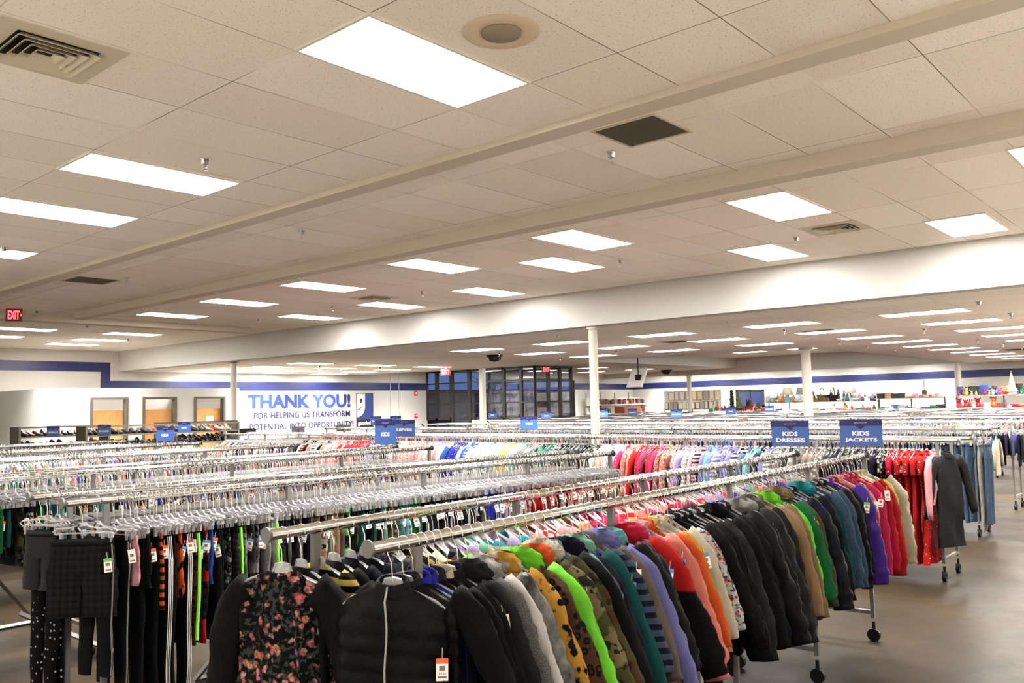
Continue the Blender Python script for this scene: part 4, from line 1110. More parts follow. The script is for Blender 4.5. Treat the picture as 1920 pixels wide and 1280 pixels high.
# --- first cross row: shirts seen from the side, near rail x = 8.85
run = []
y = 2.22
def pickR(y):
    if y < 2.3: return 'charcoal'
    if y < 2.38: return 'pink'
    if y < 2.75: return random.choice(['red', 'crimson', 'red'])
    if y < 3.35: return random.choice(['black', 'black', 'plum'])
    if y < 3.65: return random.choice(['silver', 'taupe', 'grey'])
    if y < 3.9: return random.choice(['charcoal', 'grey'])
    if y < 4.7: return random.choice(['periwinkle', 'aqua', 'navy', 'teal', 'slate', 'mint'])
    if y < 5.1: return random.choice(['lavender', 'pink', 'silver'])
    if y < 5.8: return random.choice(['red', 'crimson', 'coral', 'red', 'hotpink'])
    if y < 6.2: return random.choice(['pink', 'white', 'cream'])
    if y < 6.9: return random.choice(['black', 'olive', 'charcoal', 'black'])
    if y < 7.4: return random.choice(['silver', 'green', 'grey', 'navy', 'teal'])
    if y < 7.8: return random.choice(['cream', 'yellow', 'mint'])
    if y < 8.5: return random.choice(['white', 'aqua', 'mint', 'blue'])
    if y < 8.8: return random.choice(['navy', 'royal', 'blue'])
    if y < 10: return random.choice(['cream', 'pink', 'coral', 'white', 'pink'])
    if y < 10.6: return random.choice(['slate', 'navy', 'lavender'])
    if y < 11.6: return random.choice(['red', 'crimson', 'coral', 'pink', 'red'])
    if y < 12.4: return random.choice(['coral', 'purple', 'black', 'cream'])
    if y < 13.2: return random.choice(['black', 'charcoal', 'navy', 'grey'])
    return random.choice(['orange', 'purple', 'pink', 'coral', 'white', 'black'])
k = 0
while y < 14.2:
    c = pickR(y); pt = random.choice(['plain', 'plain', 'plain', 'heather', 'floral', 'stripes', 'dots'])
    long_ = 2.38 < y < 3.3
    L = .62+random.uniform(-.05, .1)
    if long_: L = 1.16
    if k == 0: L = 1.0; pt = 'plain'
    if long_ and c == 'black': pt = 'floral'
    if long_ and c != 'black': pt = random.choice(['dots', 'plain'])
    kw = dict(pat=pt, col2=random.choice(['white', 'cream', 'navy']) if pt not in ('plain', 'heather') else None)
    p = (8.85, y, RZ); yaw = PI+random.uniform(-.2, .05)
    if k == 0: yaw = PI-.4
    g = garment_top('dress' if long_ else 'shirt', p, yaw, c, L=L, hw=.155 if k == 0 else .18, hem=.19 if k == 0 else (.23 if long_ else .2), sl=.58 if not long_ else .16, ang=.28, ht=.03, res=1, fold=.014, r0=.055, r1=.04,
        tagc=random.choice([None, None, 'yellow', 'white', 'orange']), tagpos=(random.choice([-1, 1])*.2, .03, -.24, random.uniform(-1, 1)), **kw)
    pw = {'plain': 'plain', 'heather': 'marled', 'floral': 'floral', 'stripes': 'striped', 'dots': 'dotted'}[pt]; nn = 'long dress' if long_ else 'shirt'
    run.append((g, '%s %s %s' % (pw, cname(c), nn), '%s %s' % (pw, cname(c)), 'dress' if long_ else 'shirt', 'clothes on the first cross row'))
    y += random.uniform(.06, .085) if k else .11
    k += 1
    if len(run) >= 140: break
label_run(run, 'on first cross row'); ALLRUNS.append(run); YEND = y
# jeans at the aisle end of the second cross row
run = []; y = 2.5; seq = ['denim', 'silver', 'denim', 'slate', 'denim', 'navy', 'denim', 'denim', 'navy', 'slate', 'denim', 'navy', 'denim', 'charcoal', 'denim', 'navy', 'slate', 'denim', 'navy', 'denim']
for k, c in enumerate(seq):
    p = (11.85, y, RZ); yaw = PI+random.uniform(-.3, .1)
    tg = 'blue' if k in (4, 7, 9) else ('white' if k == 1 else None)
    g = garment_legs('jeans', p, yaw, c, L=random.uniform(.95, 1.08), hw=.15, pat='washed', ht=.03, tagc=tg, flare=1.2)
    run.append((g, '%s %s jeans%s' % (['long', 'faded', 'straight', 'dark seamed'][k % 4], cname(c), ', %s tag,' % tg if tg else ''), '%s pair' % cname(c), 'jeans', 'jeans on the second cross row'))
    y += .085
label_run(run, 'on second cross row'); ALLRUNS.append(run)

# make labels unique: whatever still coincides stays a shared, truthful label
seen = {}
for run in ALLRUNS:
    for it in run:
        lb = it[0]['label'].replace(',,', ',').replace(' ,', ',').replace(', on', ' on')
        it[0]['label'] = lb
        seen.setdefault(lb, []).append(it[0])
fab_words = ['slightly creased', 'flatter', 'more crumpled', 'straighter hanging']
for lb, os_ in seen.items():
    if len(os_) > 1:
        # tell them apart by the stretch of rail they hang on
        axis = 1 if 'cross' in lb else 0
        os_.sort(key=lambda o: o.location[axis])
        wd = ['nearer', 'farther'] if len(os_) == 2 else ['nearest', 'middle', 'farthest', 'remotest', 'outermost', 'last']
        for q, o in enumerate(os_): o['label'] = wd[min(q, len(wd)-1)]+' '+lb

# ------------------------------------------------------------------ the mass of garments and hangers behind
def low_top(mb, x, y, rz, L, hw, col):
    m = MB(); torso(m, hw, hw*1.15, .022, L, nA=8, nR=3, fold=.006, seed=x*7+y)
    for s in (-1, 1): sleeve(m, s, hw, .055, .4, .3, .045, .032, n=5, nR=3, seed=x+y)
    place(mb, m, x, y, rz, col)
def low_leg(mb, x, y, rz, L, hw, col):
    m = MB(); m.add([], [])
    vs = []
    for z, w_, t_ in ((-.183, hw, .008), (-.26, hw*1.1, .018), (-.183-L, hw*1.05, .014)):
        vs += [(-w_, -t_, z), (w_, -t_, z), (w_, t_, z), (-w_, t_, z)]
    m.add(vs, [(j*4+k, j*4+(k+1) % 4, (j+1)*4+(k+1) % 4, (j+1)*4+k) for j in range(2) for k in range(4)]+[(0, 1, 2, 3)])
    place(mb, m, x, y, rz, col)
def place(mb, m, x, y, rz, col):
    c, s = math.cos(rz), math.sin(rz); o = len(mb.v)
    mb.v += [(a*c-b_*s+x, a*s+b_*c+y, z+RZ) for a, b_, z in m.v]
    mb.f += [tuple(i+o for i in f) for f in m.f]; mb.m += [0]*len(m.f); mb.c += [col]*len(m.v)
allc = ['black', 'black', 'black', 'charcoal', 'navy', 'navy', 'grey', 'white', 'denim', 'slate', 'red', 'pink', 'teal', 'green', 'purple', 'blue', 'cream', 'tan', 'coral', 'olive', 'silver', 'plum', 'brown']
def vcol(c):
    f = random.uniform(.8, 1.15); r = C(c); return (r[0]*f, r[1]*f, r[2]*f, 1)
tops, bots = MB(), MB(); hp = []
def fill(rail, a0, a1, stp, kind, colf, axis):
    a = a0
    while a < a1:
        if axis == 'x': x, y, rz = a, rail(a) if callable(rail) else rail, YAW
        else: x, y, rz = rail, a, PI
        rz += random.uniform(-.2, .2)
        hp.append(('clip' if kind == 'leg' else 'top', x, y, RZ, rz))
        c = vcol(colf(a))
        if kind == 'leg': low_leg(bots, x, y, rz, random.uniform(.3, .5), .12, c)
        else: low_top(tops, x, y, rz, random.uniform(.45, .65), .16, c)
        a += stp*random.uniform(.7, 1.35)
rc = lambda a: random.choice(allc)
# extra hooks crowding the near rails
fill(lambda a: D_(a)[1], 1.85, 6.0, .04, 'leg', rc, 'x')
fill(7.075, 1.5, 6.15, .042, 'leg', rc, 'x')
for yy in (8.87, 9.37): fill(yy, 1.5, 6.05, .042, 'leg' if yy < 9 else 'top', rc, 'x')
for yy in (11.05, 11.55): fill(yy, 1.5, 6.05, .042, 'top', rc, 'x')
for yy in (13.45, 13.95): fill(yy, 1.7, 6.2, .045, 'top', rc, 'x')
blk = lambda a: random.choice(['black', 'black', 'navy', 'charcoal', 'denim', 'slate', 'plum'])
fill(8.85, YEND, 15.1, .07, 'top', rc, 'y'); fill(9.35, 2.4, 15.1, .055, 'top', rc, 'y')
fill(11.85, 4.3, 15.9, .06, 'leg', lambda a: random.choice(allc) if a > 5 else random.choice(['denim', 'navy', 'denim', 'slate', 'charcoal']), 'y'); fill(12.35, 2.5, 15.9, .055, 'top', rc, 'y')
fill(14.85, 2.65, 15.9, .06, 'leg', blk, 'y'); fill(15.35, 2.65, 15.9, .06, 'top', rc, 'y')
for xa, xb, y0, y1 in ROWS[3:]:
    for xx in (xa, xb): fill(xx, y0+.1, y1-.1, .085, 'top', rc, 'y')
for (x, y0, y1, stp) in ((8.85, 2.5, YEND, .05),):
    a = y0
    while a < y1: hp.append(('top', x, a, RZ, PI+random.uniform(-.2, .2))); a += stp*random.uniform(.6, 1.4)
for k in range(20): hp.append(('clip', 11.85, 2.5+k*.085, RZ, PI))
o = obj('hanging_tops', tops, M_attr, None, True); tag(o, 'crowded coloured tops hanging on the racks further back', 'tops', kind='stuff')
o = obj('hanging_trousers', bots, M_attr, None, False); tag(o, 'crowded coloured trousers hanging on the racks further back', 'trousers', kind='stuff')
# spare hangers between the garments of the near rails
def spare(railf, a0, a1, stp, kind):
    a = a0
    while a < a1:
        p = railf(a); hp.append((kind, p[0], p[1], RZ, YAW+random.uniform(-.25, .25))); a += stp*random.uniform(.5, 1.5)
spare(B_, 2.2, 6.3, .05, 'top'); spare(C_, 2.0, 6.0, .06, 'clip'); spare(lambda a: (a, 6.525), 1.5, 6.1, .045, 'clip'); spare(A_, 3.2, 6.35, .09, 'top')
for yy in (6.525, 7.075, 8.87, 9.37, 11.05, 11.55, 13.45, 13.95): spare(lambda a: (a, yy), 1.5, 6.1, .032, 'clip' if yy < 9 else 'top')
spare(D_, 1.8, 6.0, .035, 'clip'); spare(C_, 2.0, 6.0, .07, 'clip')
for xx in (8.85, 9.35, 11.85, 12.35, 14.85, 15.35):
    a = 2.6
    while a < 15: hp.append(('top' if xx < 11 else 'clip', xx, a, RZ, PI+random.uniform(-.25, .25))); a += .05*random.uniform(.5, 1.5)
M_mid, nt, b = newmat('clear_plastic_bright')
setp(b, (.36, .36, .36, 1), .25, 0, .6)
tr = nd(nt, 'ShaderNodeBsdfTransparent'); mx = nd(nt, 'ShaderNodeMixShader'); mx.inputs[0].default_value = .75
nt.links.new(tr.outputs[0], mx.inputs[1]); nt.links.new(b.outputs[0], mx.inputs[2]); nt.links.new(mx.outputs[0], nt.nodes['Material Output'].inputs[0])
hanger_mass('clear_hangers', hp, 'dense mass of clear hangers with chrome hooks on the racks further back', M_mid)

# ------------------------------------------------------------------ department signs
def dsign(p, rz, lines, lb, wd=.29, ht=.185, hstem=.05, lean=0):
    t = thing('department_sign', p, rz)
    m = MB(); m.tube([(0, .004, 0), (0, .004, hstem)], .003, 6); m.box((-wd/2, -.002, hstem-.004), (wd/2, .008, hstem+.002)); obj('stand', m, M_steel, t)
    boxo('board', (-wd/2, 0, hstem), (wd/2, .003, hstem+ht), M_signb, t)
    m = MB(); zt = hstem+ht; z1 = zt-ht*.24
    m.box((-wd/2, -.0012, z1), (wd/2, 0, zt)); m.add([(-.035, -.0012, z1), (.035, -.0012, z1), (0, -.0012, z1-.028), (-.035, 0, z1), (.035, 0, z1), (0, 0, z1-.028)], [(0, 2, 1), (0, 3, 5, 2), (2, 5, 4, 1)])
    obj('header_band', m, M_signd, t)
    me = fit_text(text_mesh('goodwill', 1, .0004), wd*.3, ht*.07, plain('sign_lilac', srgb(170, 170, 220), .5)); o = bpy.data.objects.new('header_print', me); COL.objects.link(o); o.parent = t; o.location = (-wd*.15, -.0022, zt-ht*.16); o.rotation_euler = (PI/2, 0, 0)
    n = len(lines)
    for i, s in enumerate(lines):
        w_ = (wd*.40 if len(s) < 5 else wd*.76)
        h_ = ht*.17
        z = hstem+ht*(.39 if i == 0 and n > 1 else (.14 if n > 1 else .32))
        me = fit_text(text_mesh(s, 1, .0006, .035), w_, h_, M_signw); o = bpy.data.objects.new('lettering', me); COL.objects.link(o); o.parent = t; o.location = (-w_/2, -.0026, z); o.rotation_euler = (PI/2, 0, 0)
    tag(t, lb, 'sign')
    return t
face_ = -PI/2
dsign((6.30, 2.67, RZ+.02), face_+.12, ['KIDS', 'DRESSES'], 'blue and white KIDS DRESSES sign on the rail end', .285, .19)
dsign((6.38, 2.17, RZ+.02), face_+.05, ['KIDS', 'JACKETS'], 'blue and white KIDS JACKETS sign on the front rail end', .30, .195)
dsign((6.05, 7.09, RZ+.02), face_+.2, ['KIDS'], 'blue KIDS sign standing over the third rack', .29, .26, .02)
dsign((7.0, 7.85, RZ+.02), face_+.25, ['SLEEPWEAR'], 'blue SLEEPWEAR sign behind the KIDS sign', .31, .2, .06)
far = [(5.5, 10.9, "KIDS", 'small blue sign before the shoe shelves, beside the lower rail'), (8.3, 15.7, "BOYS", 'small blue sign left of the column above the rails'), (6.0, 15.95, 'GIRLS', 'small blue sign in front of the leftmost shoe shelf'),
    (6.6, 15.3, 'SHOES', 'small blue sign in front of the second shoe shelf'), (9.66, 11.33, 'TOYS', 'small blue sign near the emblem wall, lower middle one'), (12.85, 15.39, 'WOMENS', 'small blue sign overlapping the emblem edge'), (13.26, 15.17, 'WOMENS', 'small blue sign right of the emblem, upper one'),
    (10.2, 8.53, 'TOPS', 'blue sign in the middle before the entrance glass'),
    (20.4, 18.6, 'MENS', 'small blue sign before the dark glass left bay'),
    (17.8, 14.28, 'MENS', 'small blue sign before the dark glass right bay'), (22.2, 14.4, 'PANTS', 'small blue sign before the far bookcase'), (17.76, 10.29, 'PANTS', 'small blue sign before the picture frames'),
    (21.3, 10.67, 'TOPS', 'small blue sign below the dark framed window'), (25.3, 11.36, 'COATS', 'small blue sign left of the square distant column'), (19.48, 13.61, 'MENS', 'small blue sign just right of the slim front column')]
for x, y, s, lb in far: dsign((x, y, RZ+.02), face_+.45, [s], lb, .28, .19, .04)

# ------------------------------------------------------------------ shoe shelves, shoes, registers
def gondola(x0, x1, y, lb, group='shoe shelving units', zt=1.56, shelf=(.45, .8, 1.16, 1.38)):
    t = thing('shelving_unit', ((x0+x1)/2, y, 0)); hx = (x1-x0)/2
    for s in (-1, 1): boxo('side_panel', (s*hx-.02, -.22, 0), (s*hx+.02, .22, zt), M_dark, t)
    for z in shelf: boxo('shelf', (-hx+.02, -.2, z-.03), (hx-.02, .2, z), M_dark, t)
    boxo('top_rail', (-hx+.02, -.22, zt-.03), (hx-.02, -.18, zt), M_dark, t)
    tag(t, lb, 'shelving unit', group)
    return t
gondola(5.95, 7.6, 17.6, 'dark shoe shelf at the left end, empty gap below its sign'); gondola(6.75, 9.9, 16.6, 'dark shoe shelf in the middle crowded with black shoes', zt=1.55)
gondola(9.15, 10.95, 18.4, 'dark shoe shelf nearest the column')
m = MB()
prof = [(-.13, .038, .05), (-.10, .045, .085), (-.05, .042, .075), (.0, .04, .055), (.06, .045, .042), (.11, .04, .035), (.135, .018, .02)]
n = 8; vs = []
for x, w_, h_ in prof:
    for k in range(n): a = 2*PI*k/n; vs.append((x, math.cos(a)*w_, max(0, h_*.5+math.sin(a)*h_*.5)))
m.add(vs, [(j*n+k, (j+1)*n+k, (j+1)*n+(k+1) % n, j*n+(k+1) % n) for j in range(len(prof)-1) for k in range(n)]+[tuple(range(n)), tuple(range((len(prof)-1)*n, len(prof)*n))[::-1]])
shoe_me = {}
for c in ('black', 'black', 'brown', 'charcoal', 'grey', 'cream', 'red'):
    shoe_me[c] = m.mesh('shoe', plain('shoe_'+c, C(c), .45), True)
cnt = 0
for (x0, x1, yy, un) in ((6.0, 7.55, 17.6, 'left'), (6.8, 9.85, 16.6, 'middle'), (9.2, 10.9, 18.4, 'right')):
    for z in (1.16, 1.38):
        x = x0+.08; sq = []
        while x < x1-.05:
            c = random.choice(['black']*5+['brown', 'charcoal', 'charcoal', 'grey', 'cream', 'red'])
            o = bpy.data.objects.new('shoe', shoe_me[c]); COL.objects.link(o); o.location = (x, yy-.03, z); o.rotation_euler = (0, 0, -PI/2+random.uniform(-.3, .3))
            s = random.uniform(.9, 1.15); o.scale = (s, s, s*random.uniform(1, 1.6))
            sq.append((o, c)); x += random.uniform(.1, .13); cnt += 1
        seq_label(sq, 'shoe', '%s shelf of %s unit' % ('upper' if z > 1.3 else 'lower', un), 'shoe', 'shoes on the dark shelves')
for i, (x, w_) in enumerate(((12.95, .42), (14.55, .36), (16.15, .42))):
    t = thing('checkout_monitor', (x-.35, 20.4, 1.02), -.5)
    boxo('screen', (-w_/2, -.02, .10), (w_/2, .01, .30), M_black, t, rot=(-.35, 0, 0)); boxo('stem', (-.02, 0, 0), (.02, .03, .2), M_black, t)
    boxo('foot', (-.1, -.06, -.01), (.1, .08, .01), M_black, t)
    tag(t, ['black checkout monitor nearest the column below the lettering', 'black checkout monitor below the middle of the lettering', 'black checkout monitor below the emblem'][i], 'monitor')
t = thing('checkout_counter', (15.2, 20.6, 0)); boxo('cabinet', (-3.2, -.35, 0), (3.2, .35, .97), M_white, t); boxo('worktop', (-3.25, -.4, .97), (3.25, .4, 1.01), M_dark, t); tag(t, 'long checkout counter under the greeting wall', 'counter')

# ------------------------------------------------------------------ books, frames and housewares at the far end
t = thing('bookcase', (35.2, 23.6, 0))
for z in (.9, 1.3, 1.72, ): boxo('shelf', (-2.5, -.2, z-.03), (2.4, .2, z), M_white, t)
boxo('back_panel', (-2.5, .2, 0), (2.4, .23, 2.05), plain('shelf_back', srgb(190, 184, 170), .6), t)
for x in (-2.5, -1.3, -.1, 1.15, 2.4):
    m = MB(); m.box((x-.015, .17, 0), (x+.015, .2, 2.3)); obj('upright', m, M_steel, t)
tag(t, 'white bookcase full of books in the far corner', 'bookcase')
bk = MB(); bk.box((-.016, -.08, 0), (.016, .08, .22)); 
bcols = ['cream', 'red', 'navy', 'tan', 'white', 'grey', 'brown', 'orange', 'blue', 'olive', 'pink']
bme = {c: bk.mesh('book', plain('book_'+c, C(c), .7)) for c in bcols}
for z in (1.3, 1.72):
    x = 32.8; sq = []
    while x < 37.3:
        if z == 1.3 and 34.2 < x < 35.8: x += .1; continue
        c = random.choice(bcols); o = bpy.data.objects.new('book', bme[c]); COL.objects.link(o); o.location = (x, 23.5, z); s = random.uniform(.8, 1.25); o.scale = (random.uniform(.8, 1.8), 1, s); o.rotation_euler = (0, random.choice([0, 0, 0, .12, -.2]), 0)
        sq.append((o, c)); x += random.uniform(.05, .085)
    seq_label(sq, 'book', '%s bookcase shelf' % ('upper' if z > 1.5 else 'lower'), 'book', 'books in the far bookcase')
t = thing('cabinet', (34.9, 22.9, 0)); boxo('body', (-.75, -.25, 0), (.75, .25, 1.62), M_cherry, t)
for s in (-1, 1): boxo('door', (s*.37-.34, -.27, .1), (s*.37+.34, -.25, 1.56), plain('cherry_panel', srgb(124, 60, 30), .4), t)
tag(t, 'reddish brown wooden cabinet in front of the far bookcase', 'cabinet')

def vfix(x, y0, y1, zs, lb, mat=None):
    t = thing('display_shelf', (x, (y0+y1)/2, 0)); h = (y1-y0)/2; mat = mat or M_steel
    for z in zs: boxo('shelf', (-.28, -h, z-.03), (.28, h, z), plain('shelf_grey', srgb(150, 144, 134), .5), t)
    for s in (-1, 0, 1): boxo('upright', (.26, s*h-.02, 0), (.30, s*h+.02, zs[-1]+.03), mat, t)
    tag(t, lb, 'display shelf', 'display shelves along the far wall')
vfix(35.4, 18.3, 21.3, (1.0, 1.42), 'white shelf below the crowd of picture frames'); vfix(34.0, 13.6, 15.4, (1.2, 1.65), 'display shelf with lamps and white wares left of the square column')
vfix(33.6, 10.8, 13.4, (1.25, 1.65), 'display shelf with baskets and glassware right of the square column'); vfix(33.4, 8.4, 10.7, (1.28, 1.72), 'display shelf with electronics before the last column')
vfix(33.4, 5.0, 8.0, (1.3, 1.76), 'display shelf with luggage and toys at the right edge')
def hw_mesh(kind):
    m = MB()
    if kind == 'vase': m.lathe([(.05, 0), (.09, .08), (.08, .18), (.035, .27), (.05, .32)], 12)
    elif kind == 'bowl': m.lathe([(.05, 0), (.13, .06), (.16, .13), (.14, .13), (.05, .03)], 14)
    elif kind == 'basket': m.lathe([(.14, 0), (.19, .22), (.17, .22), (.13, .02)], 14); m.tube([(-.17, 0, .2), (-.14, 0, .4), (0, 0, .47), (.14, 0, .4), (.17, 0, .2)], .015, 6)
    elif kind == 'box': m.box((-.12, -.15, 0), (.12, .15, .24)); m.box((-.13, -.16, .2), (.13, .16, .25))
    elif kind == 'jug': m.lathe([(.08, 0), (.1, .12), (.06, .22), (.07, .27)], 12); m.tube([(0, .09, .05), (0, .16, .12), (0, .07, .22)], .012, 6)
    elif kind == 'bottle': m.lathe([(.045, 0), (.045, .2), (.015, .26), (.017, .33)], 10)
    elif kind == 'radio': m.box((-.1, -.2, 0), (.1, .2, .2)); m.tube([(-.11, -.1, .1), (-.1, -.1, .1)], .07, 12); m.tube([(-.11, .1, .1), (-.1, .1, .1)], .07, 12)
    elif kind == 'guitar': m.tube([(0, 0, .0), (0, 0, .12), (0, 0, .22), (0, 0, .36), (0, 0, .42)], [.12, .17, .12, .14, .05], 14, flat=.4); m.tube([(0, 0, .4), (0, 0, .95)], .02, 6)
    elif kind == 'suitcase': m.box((-.12, -.2, .04), (.12, .2, .6)); m.tube([(0, -.1, .6), (0, -.1, .78), (0, .1, .78), (0, .1, .6)], .01, 5)
    elif kind == 'plush_toy': blob(m, (0, 0, .12), (.11, .1, .12), 3, .2, 12, 8); blob(m, (0, 0, .29), (.09, .08, .08), 5, .2, 12, 8); blob(m, (0, -.08, .36), (.03, .03, .04), 1, .1, 8, 6); blob(m, (0, .08, .36), (.03, .03, .04), 1, .1, 8, 6)
    elif kind == 'pot': m.lathe([(.1, 0), (.13, .02), (.13, .15), (.12, .15)], 14); m.tube([(0, .12, .12), (0, .2, .12)], .014, 6)
    return m
HWM = {}
def hw(kind, col, x, y, z, lb, gr, s=1, rz=0):
    key = (kind, col)
    if key not in HWM: HWM[key] = hw_mesh(kind).mesh(kind, plain('ware_%s' % col, C(col, .75), .4), kind in ('vase', 'bowl', 'jug', 'bottle', 'plush_toy'))
    o = bpy.data.objects.new(kind, HWM[key]); COL.objects.link(o); s *= .62 if kind in ('box', 'radio', 'suitcase') else .85; o.location = (x, y, z); o.scale = (s, s, s); o.rotation_euler = (0, 0, rz)
    tag(o, lb, kind.replace('_', ' '), gr); return o
def ware_row(x, y0, y1, z, kinds, cols, where, gr, s0=.8, s1=1.3, stp=.22):
    y = y0; L = []
    while y < y1: L.append((random.choice(kinds), random.choice(cols), y)); y += stp*random.uniform(.6, 1.1)
    for i, (k, c, y) in enumerate(L):
        pv = 'the upright' if i == 0 else '%s %s' % (cname(L[i-1][1]), L[i-1][0].replace('_', ' '))
        nx = 'the upright' if i == len(L)-1 else '%s %s' % (cname(L[i+1][1]), L[i+1][0].replace('_', ' '))
        hw(k, c, x+random.uniform(-.08, .08), y, z, '%s %s %s between %s and %s' % (cname(c), k.replace('_', ' '), where, pv, nx), gr, random.uniform(s0, s1), random.uniform(-.3, .3))
W_ = ware_row
W_(33.9, 13.65, 15.3, 1.65, ['vase', 'bowl', 'jug', 'pot', 'box', 'jug'], ['white', 'cream', 'white', 'orange', 'tan', 'aqua', 'white'], 'left of column', 'wares left of the square column', stp=.12)
W_(34.15, 13.65, 15.3, 1.65, ['box', 'bottle', 'vase'], ['brown', 'white', 'orange', 'cream'], 'behind, left of column', 'wares behind left of the square column', 1, 1.4, .2)
W_(33.9, 13.65, 15.3, 1.2, ['box', 'bowl', 'basket'], ['slate', 'blue', 'tan', 'teal', 'navy', 'cream'], 'low left of column', 'wares low left of the square column', .8, 1.1, .2)
W_(33.5, 12.35, 13.3, 1.65, ['basket', 'pot', 'vase', 'basket'], ['brown', 'tan', 'brown', 'orange', 'olive', 'black'], 'right of column', 'baskets right of the square column', 1, 1.5, .2)
W_(33.75, 11.9, 12.9, 1.65, ['basket', 'box', 'bottle'], ['brown', 'olive', 'black', 'tan'], 'behind, right of column', 'baskets behind right of the column', 1.2, 1.7, .22)
W_(33.5, 10.85, 12.3, 1.65, ['bottle', 'vase', 'jug', 'bowl', 'box'], ['white', 'silver', 'aqua', 'red', 'white', 'cream', 'slate'], 'mid far shelf', 'wares on the middle far shelf', .6, 1, .11)
W_(33.75, 10.85, 11.8, 1.65, ['box', 'bottle', 'vase'], ['black', 'pink', 'crimson', 'brown', 'white'], 'behind mid shelf', 'wares behind on the middle shelf', .9, 1.2, .13)
W_(33.5, 10.85, 13.3, 1.25, ['bowl', 'box', 'pot', 'vase'], ['mustard', 'orange', 'red', 'white', 'slate', 'black', 'brown'], 'low mid shelf', 'wares on the low middle shelf', stp=.17)
W_(33.3, 9.75, 10.65, 1.72, ['radio', 'box', 'box', 'radio'], ['black', 'black', 'tan', 'silver', 'charcoal'], 'by last column', 'electronics by the last column', 1.1, 1.5, .26)
W_(33.3, 8.45, 9.7, 1.72, ['bowl', 'jug', 'box', 'bottle', 'pot'], ['white', 'grey', 'cream', 'silver', 'black', 'pink'], 'crockery end', 'crockery by the last column', .6, 1, .11)
W_(33.3, 8.45, 10.6, 1.28, ['box', 'radio', 'bottle', 'bowl'], ['charcoal', 'white', 'blue', 'silver', 'grey', 'green'], 'low by last column', 'wares low by the last column', stp=.16)
W_(33.3, 6.7, 7.9, 1.76, ['suitcase', 'plush_toy', 'box', 'suitcase'], ['charcoal', 'navy', 'blue', 'red', 'blue', 'crimson'], 'upper right edge', 'luggage and toys at the right edge', .7, 1.0, .22)
W_(33.2, 5.1, 7.9, 1.76, ['plush_toy', 'vase', 'box', 'plush_toy'], ['red', 'tan', 'green', 'white', 'hotpink', 'yellow', 'blue'], 'front right edge', 'small toys at the right edge', .5, .9, .15)
W_(33.5, 5.1, 6.6, 1.76, ['plush_toy', 'suitcase', 'basket'], ['red', 'tan', 'black', 'green', 'white', 'navy'], 'far right edge', 'toys at the right edge', .8, 1.1, .2)
W_(33.3, 5.1, 7.9, 1.3, ['bowl', 'box', 'plush_toy', 'bottle'], ['orange', 'red', 'yellow', 'green', 'white', 'hotpink'], 'low right edge', 'wares low at the right edge', stp=.17)
W_(33.9, 15.5, 18.0, 1.25, ['basket', 'vase', 'box', 'bottle'], ['red', 'brown', 'white', 'crimson', 'cream', 'green'], 'under the plants', 'wares under the plants', 1, 1.4, stp=.15)
boxo_t = thing('display_table', (33.9, 16.8, 0)); boxo('tabletop', (-.35, -1.5, 1.2), (.35, 1.5, 1.25), M_wood, boxo_t)
for sx in (-1, 1):
    for sy in (-1, 1): boxo('leg', (sx*.3-.03, sy*1.4-.03, 0), (sx*.3+.03, sy*1.4+.03, 1.2), M_wood, boxo_t)
tag(boxo_t, 'display table of red wares and plants before the dark framed window', 'table')
# picture frames leaning on the shelf and hung above
FG = []
y = 15.4
for z0, n_, dz in ((1.42, 12, .0), (1.84, 9, .0)):
    for k in range(n_):
        yy = 18.45+k*(2.75/n_)+random.uniform(-.03, .03); wd = random.uniform(.09, .13)*(1.25 if z0 > 1.5 else 1); hh = random.uniform(.15, .19)*(1.2 if z0 > 1.5 else 1)
        fc = random.choice(['tan', 'mustard', 'tan', 'cream', 'black', 'tan']); ic = random.choice(['cream', 'white', 'white', 'cream', 'silver', 'white'])
        xx = 35.35 if z0 < 1.5 else 35.62
        t = thing('picture_frame', (xx, yy, z0), -PI/2)
        m = MB(); w2 = .02
        m.box((-wd, 0, 0), (wd, .03, w2)); m.box((-wd, 0, 2*hh-w2), (wd, .03, 2*hh)); m.box((-wd, 0, w2), (-wd+w2, .03, 2*hh-w2)); m.box((wd-w2, 0, w2), (wd, .03, 2*hh-w2)); obj('frame', m, plain('ware_'+fc, C(fc), .4), t)
        boxo('picture', (-wd+w2, .01, w2), (wd-w2, .02, 2*hh-w2), plain('print_'+ic, C(ic, 1.0), .5), t)
        FG.append((t, fc, ic, 'upper' if z0 > 1.5 else 'lower'))
for i, (t, fc, ic, rw) in enumerate(FG):
    pv = FG[i-1][1] if i and FG[i-1][3] == rw else 'row end'; nx = FG[i+1][1] if i+1 < len(FG) and FG[i+1][3] == rw else 'row end'
    tag(t, '%s picture frame with %s picture, %s row, between %s and %s' % (fc, ic, rw, pv, nx), 'picture frame', 'picture frames along the far wall')
m = MB(); m.box((35.66, 18.3, 1.42), (35.70, 21.3, 2.28)); o = obj('pegboard', m, plain('pegboard_white', srgb(226, 220, 206), .6)); tag(o, 'pale board the upper picture frames hang on', 'board')
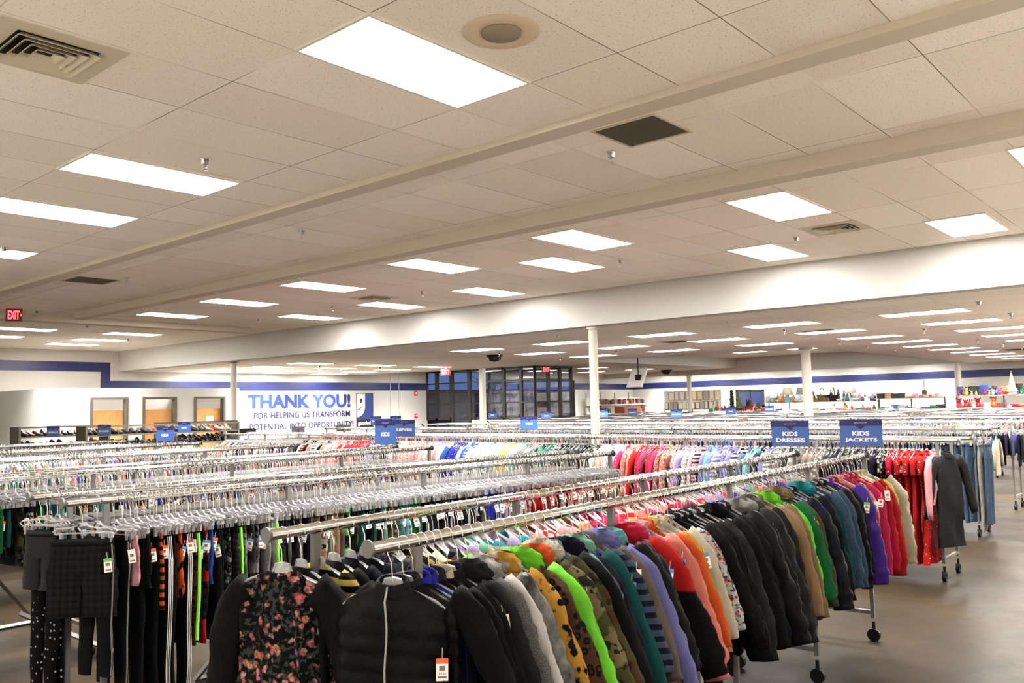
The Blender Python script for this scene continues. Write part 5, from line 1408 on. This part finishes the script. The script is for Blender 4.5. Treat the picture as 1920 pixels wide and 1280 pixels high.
# dark framed window in the far wall, topiary, lamps, plants
m = MB(); ya, yb, za, zb2 = 17.0, 18.4, 1.45, 2.27; x = XFAR-.02
m.box((x-.06, ya, za), (x, yb, za+.08)); m.box((x-.06, ya, zb2-.08), (x, yb, zb2)); m.box((x-.06, ya, za), (x, ya+.1, zb2)); m.box((x-.06, yb-.1, za), (x, yb, zb2)); m.box((x-.06, 17.67, za), (x, 17.73, zb2))
wn = tag(obj('window_11', m, M_bronze), kind='structure'); m = MB(); m.box((x-.02, ya+.1, za+.08), (x-.01, yb-.1, zb2-.08)); obj('pane', m, plain('dusk_pane', srgb(24, 36, 76), .3), wn)
t = thing('topiary', (34.2, 17.05, 1.25)); m = MB(); m.lathe([(.1, 0), (.13, .16), (.11, .16)], 12); obj('pot', m, plain('ware_brown', C('brown')), t)
m = MB()
for k in range(7): blob(m, (0, 0, .26+k*.11), (.12-.008*k, .12-.008*k, .07), k, .5, 12, 8, 6.)
o = obj('foliage', m, plain('leaf_green', srgb(40, 62, 30), .8), t, True); tag(t, 'tall dark green column of artificial leaves beside the dark framed window', 'plant')
def lamp_t(x, y, z, c, lb, s=1):
    t = thing('table_lamp', (x, y, z)); m = MB(); m.lathe([(.08*s, 0), (.03*s, .03), (.05*s, .12), (.02*s, .24), (.015*s, .34)], 12); obj('base', m, plain('ware_tan', C('tan')), t, True)
    m = MB(); m.lathe([(.21*s, .30), (.14*s, .60), (.13*s, .60), (.20*s, .30)], 20); obj('lamp_shade', m, plain('shade_'+c, C(c, .9), .8), t, True); tag(t, lb, 'lamp')
lamp_t(34.0, 14.45, 1.65, 'cream', 'table lamp with a cream shade left of the square column', 1.1); lamp_t(34.3, 14.0, 1.65, 'silver', 'table lamp with a grey shade beside the cream one')
lamp_t(33.6, 11.75, 1.65, 'white', 'white shaded table lamp right of the square column', 1.15)
def plant(x, y, z, lb, n_=40, h=.6, c=(86, 130, 60)):
    t = thing('potted_plant', (x, y, z)); m = MB(); m.lathe([(.07, 0), (.1, .13), (.09, .13)], 12); obj('pot', m, plain('ware_cream', C('cream')), t)
    m = MB()
    for k in range(n_):
        a = random.uniform(0, 6.28); r = random.uniform(.05, .22); hh = random.uniform(.5, 1)*h; u = Vector((math.cos(a), math.sin(a), 0)); v_ = Vector((-math.sin(a), math.cos(a), 0))*.012
        p0, p1, p2 = Vector((0, 0, .12)), u*r*.5+Vector((0, 0, .12+hh*.7)), u*r+Vector((0, 0, .12+hh*.85))
        m.add([tuple(p0-v_), tuple(p0+v_), tuple(p1+v_*1.4), tuple(p1-v_*1.4), tuple(p2)], [(0, 1, 2, 3), (3, 2, 4)])
    obj('leaves', m, plain('leaf_%d' % c[0], srgb(*c), .7), t); tag(t, lb, 'plant')
plant(33.9, 16.6, 1.25, 'bushy light green plant before the dark framed window', 90, .75, (110, 150, 70)); plant(33.8, 16.1, 1.25, 'dark green plant right of the bushy light one', 60, .55, (40, 70, 44))
plant(33.7, 15.6, 1.25, 'small green plant left of the bushy light one', 40, .4, (70, 110, 60))
for i, (x, y, z, c) in enumerate(((33.4, 13.2, 1.65, 'tan'), (33.4, 12.85, 1.65, 'brown'), (33.4, 9.0, 1.72, 'brown'))):
    hw('guitar', c, x, y, z, ['tan wooden guitar upright next to the square column', 'brown wooden guitar right of the tan one', 'brown guitar standing near the last column'][i], 'guitars on the far shelf', .8)
t = thing('christmas_tree', (33.0, 6.1, 1.76)); m = MB(); m.lathe([(.16, 0), (.02, .75)], 14); m.lathe([(.17, .1), (.09, .3)], 12); obj('cone', m, plain('ware_tan', None), t)
m = MB(); blob(m, (0, 0, .78), (.03, .03, .03), 1, .1, 8, 6); obj('finial', m, plain('ware_red', C('red')), t); tag(t, 'tan cone shaped decorative tree near the right edge', 'decoration')
for o in list(COL.objects):
    lb = o.get('label')
    if lb and len(lb.split()) > 16: o['label'] = lb.rsplit(', left of', 1)[0]
print('individual hangers', nh[0], 'stuff hangers', len(hp), 'shoes', cnt, 'objects', len(bpy.data.objects))
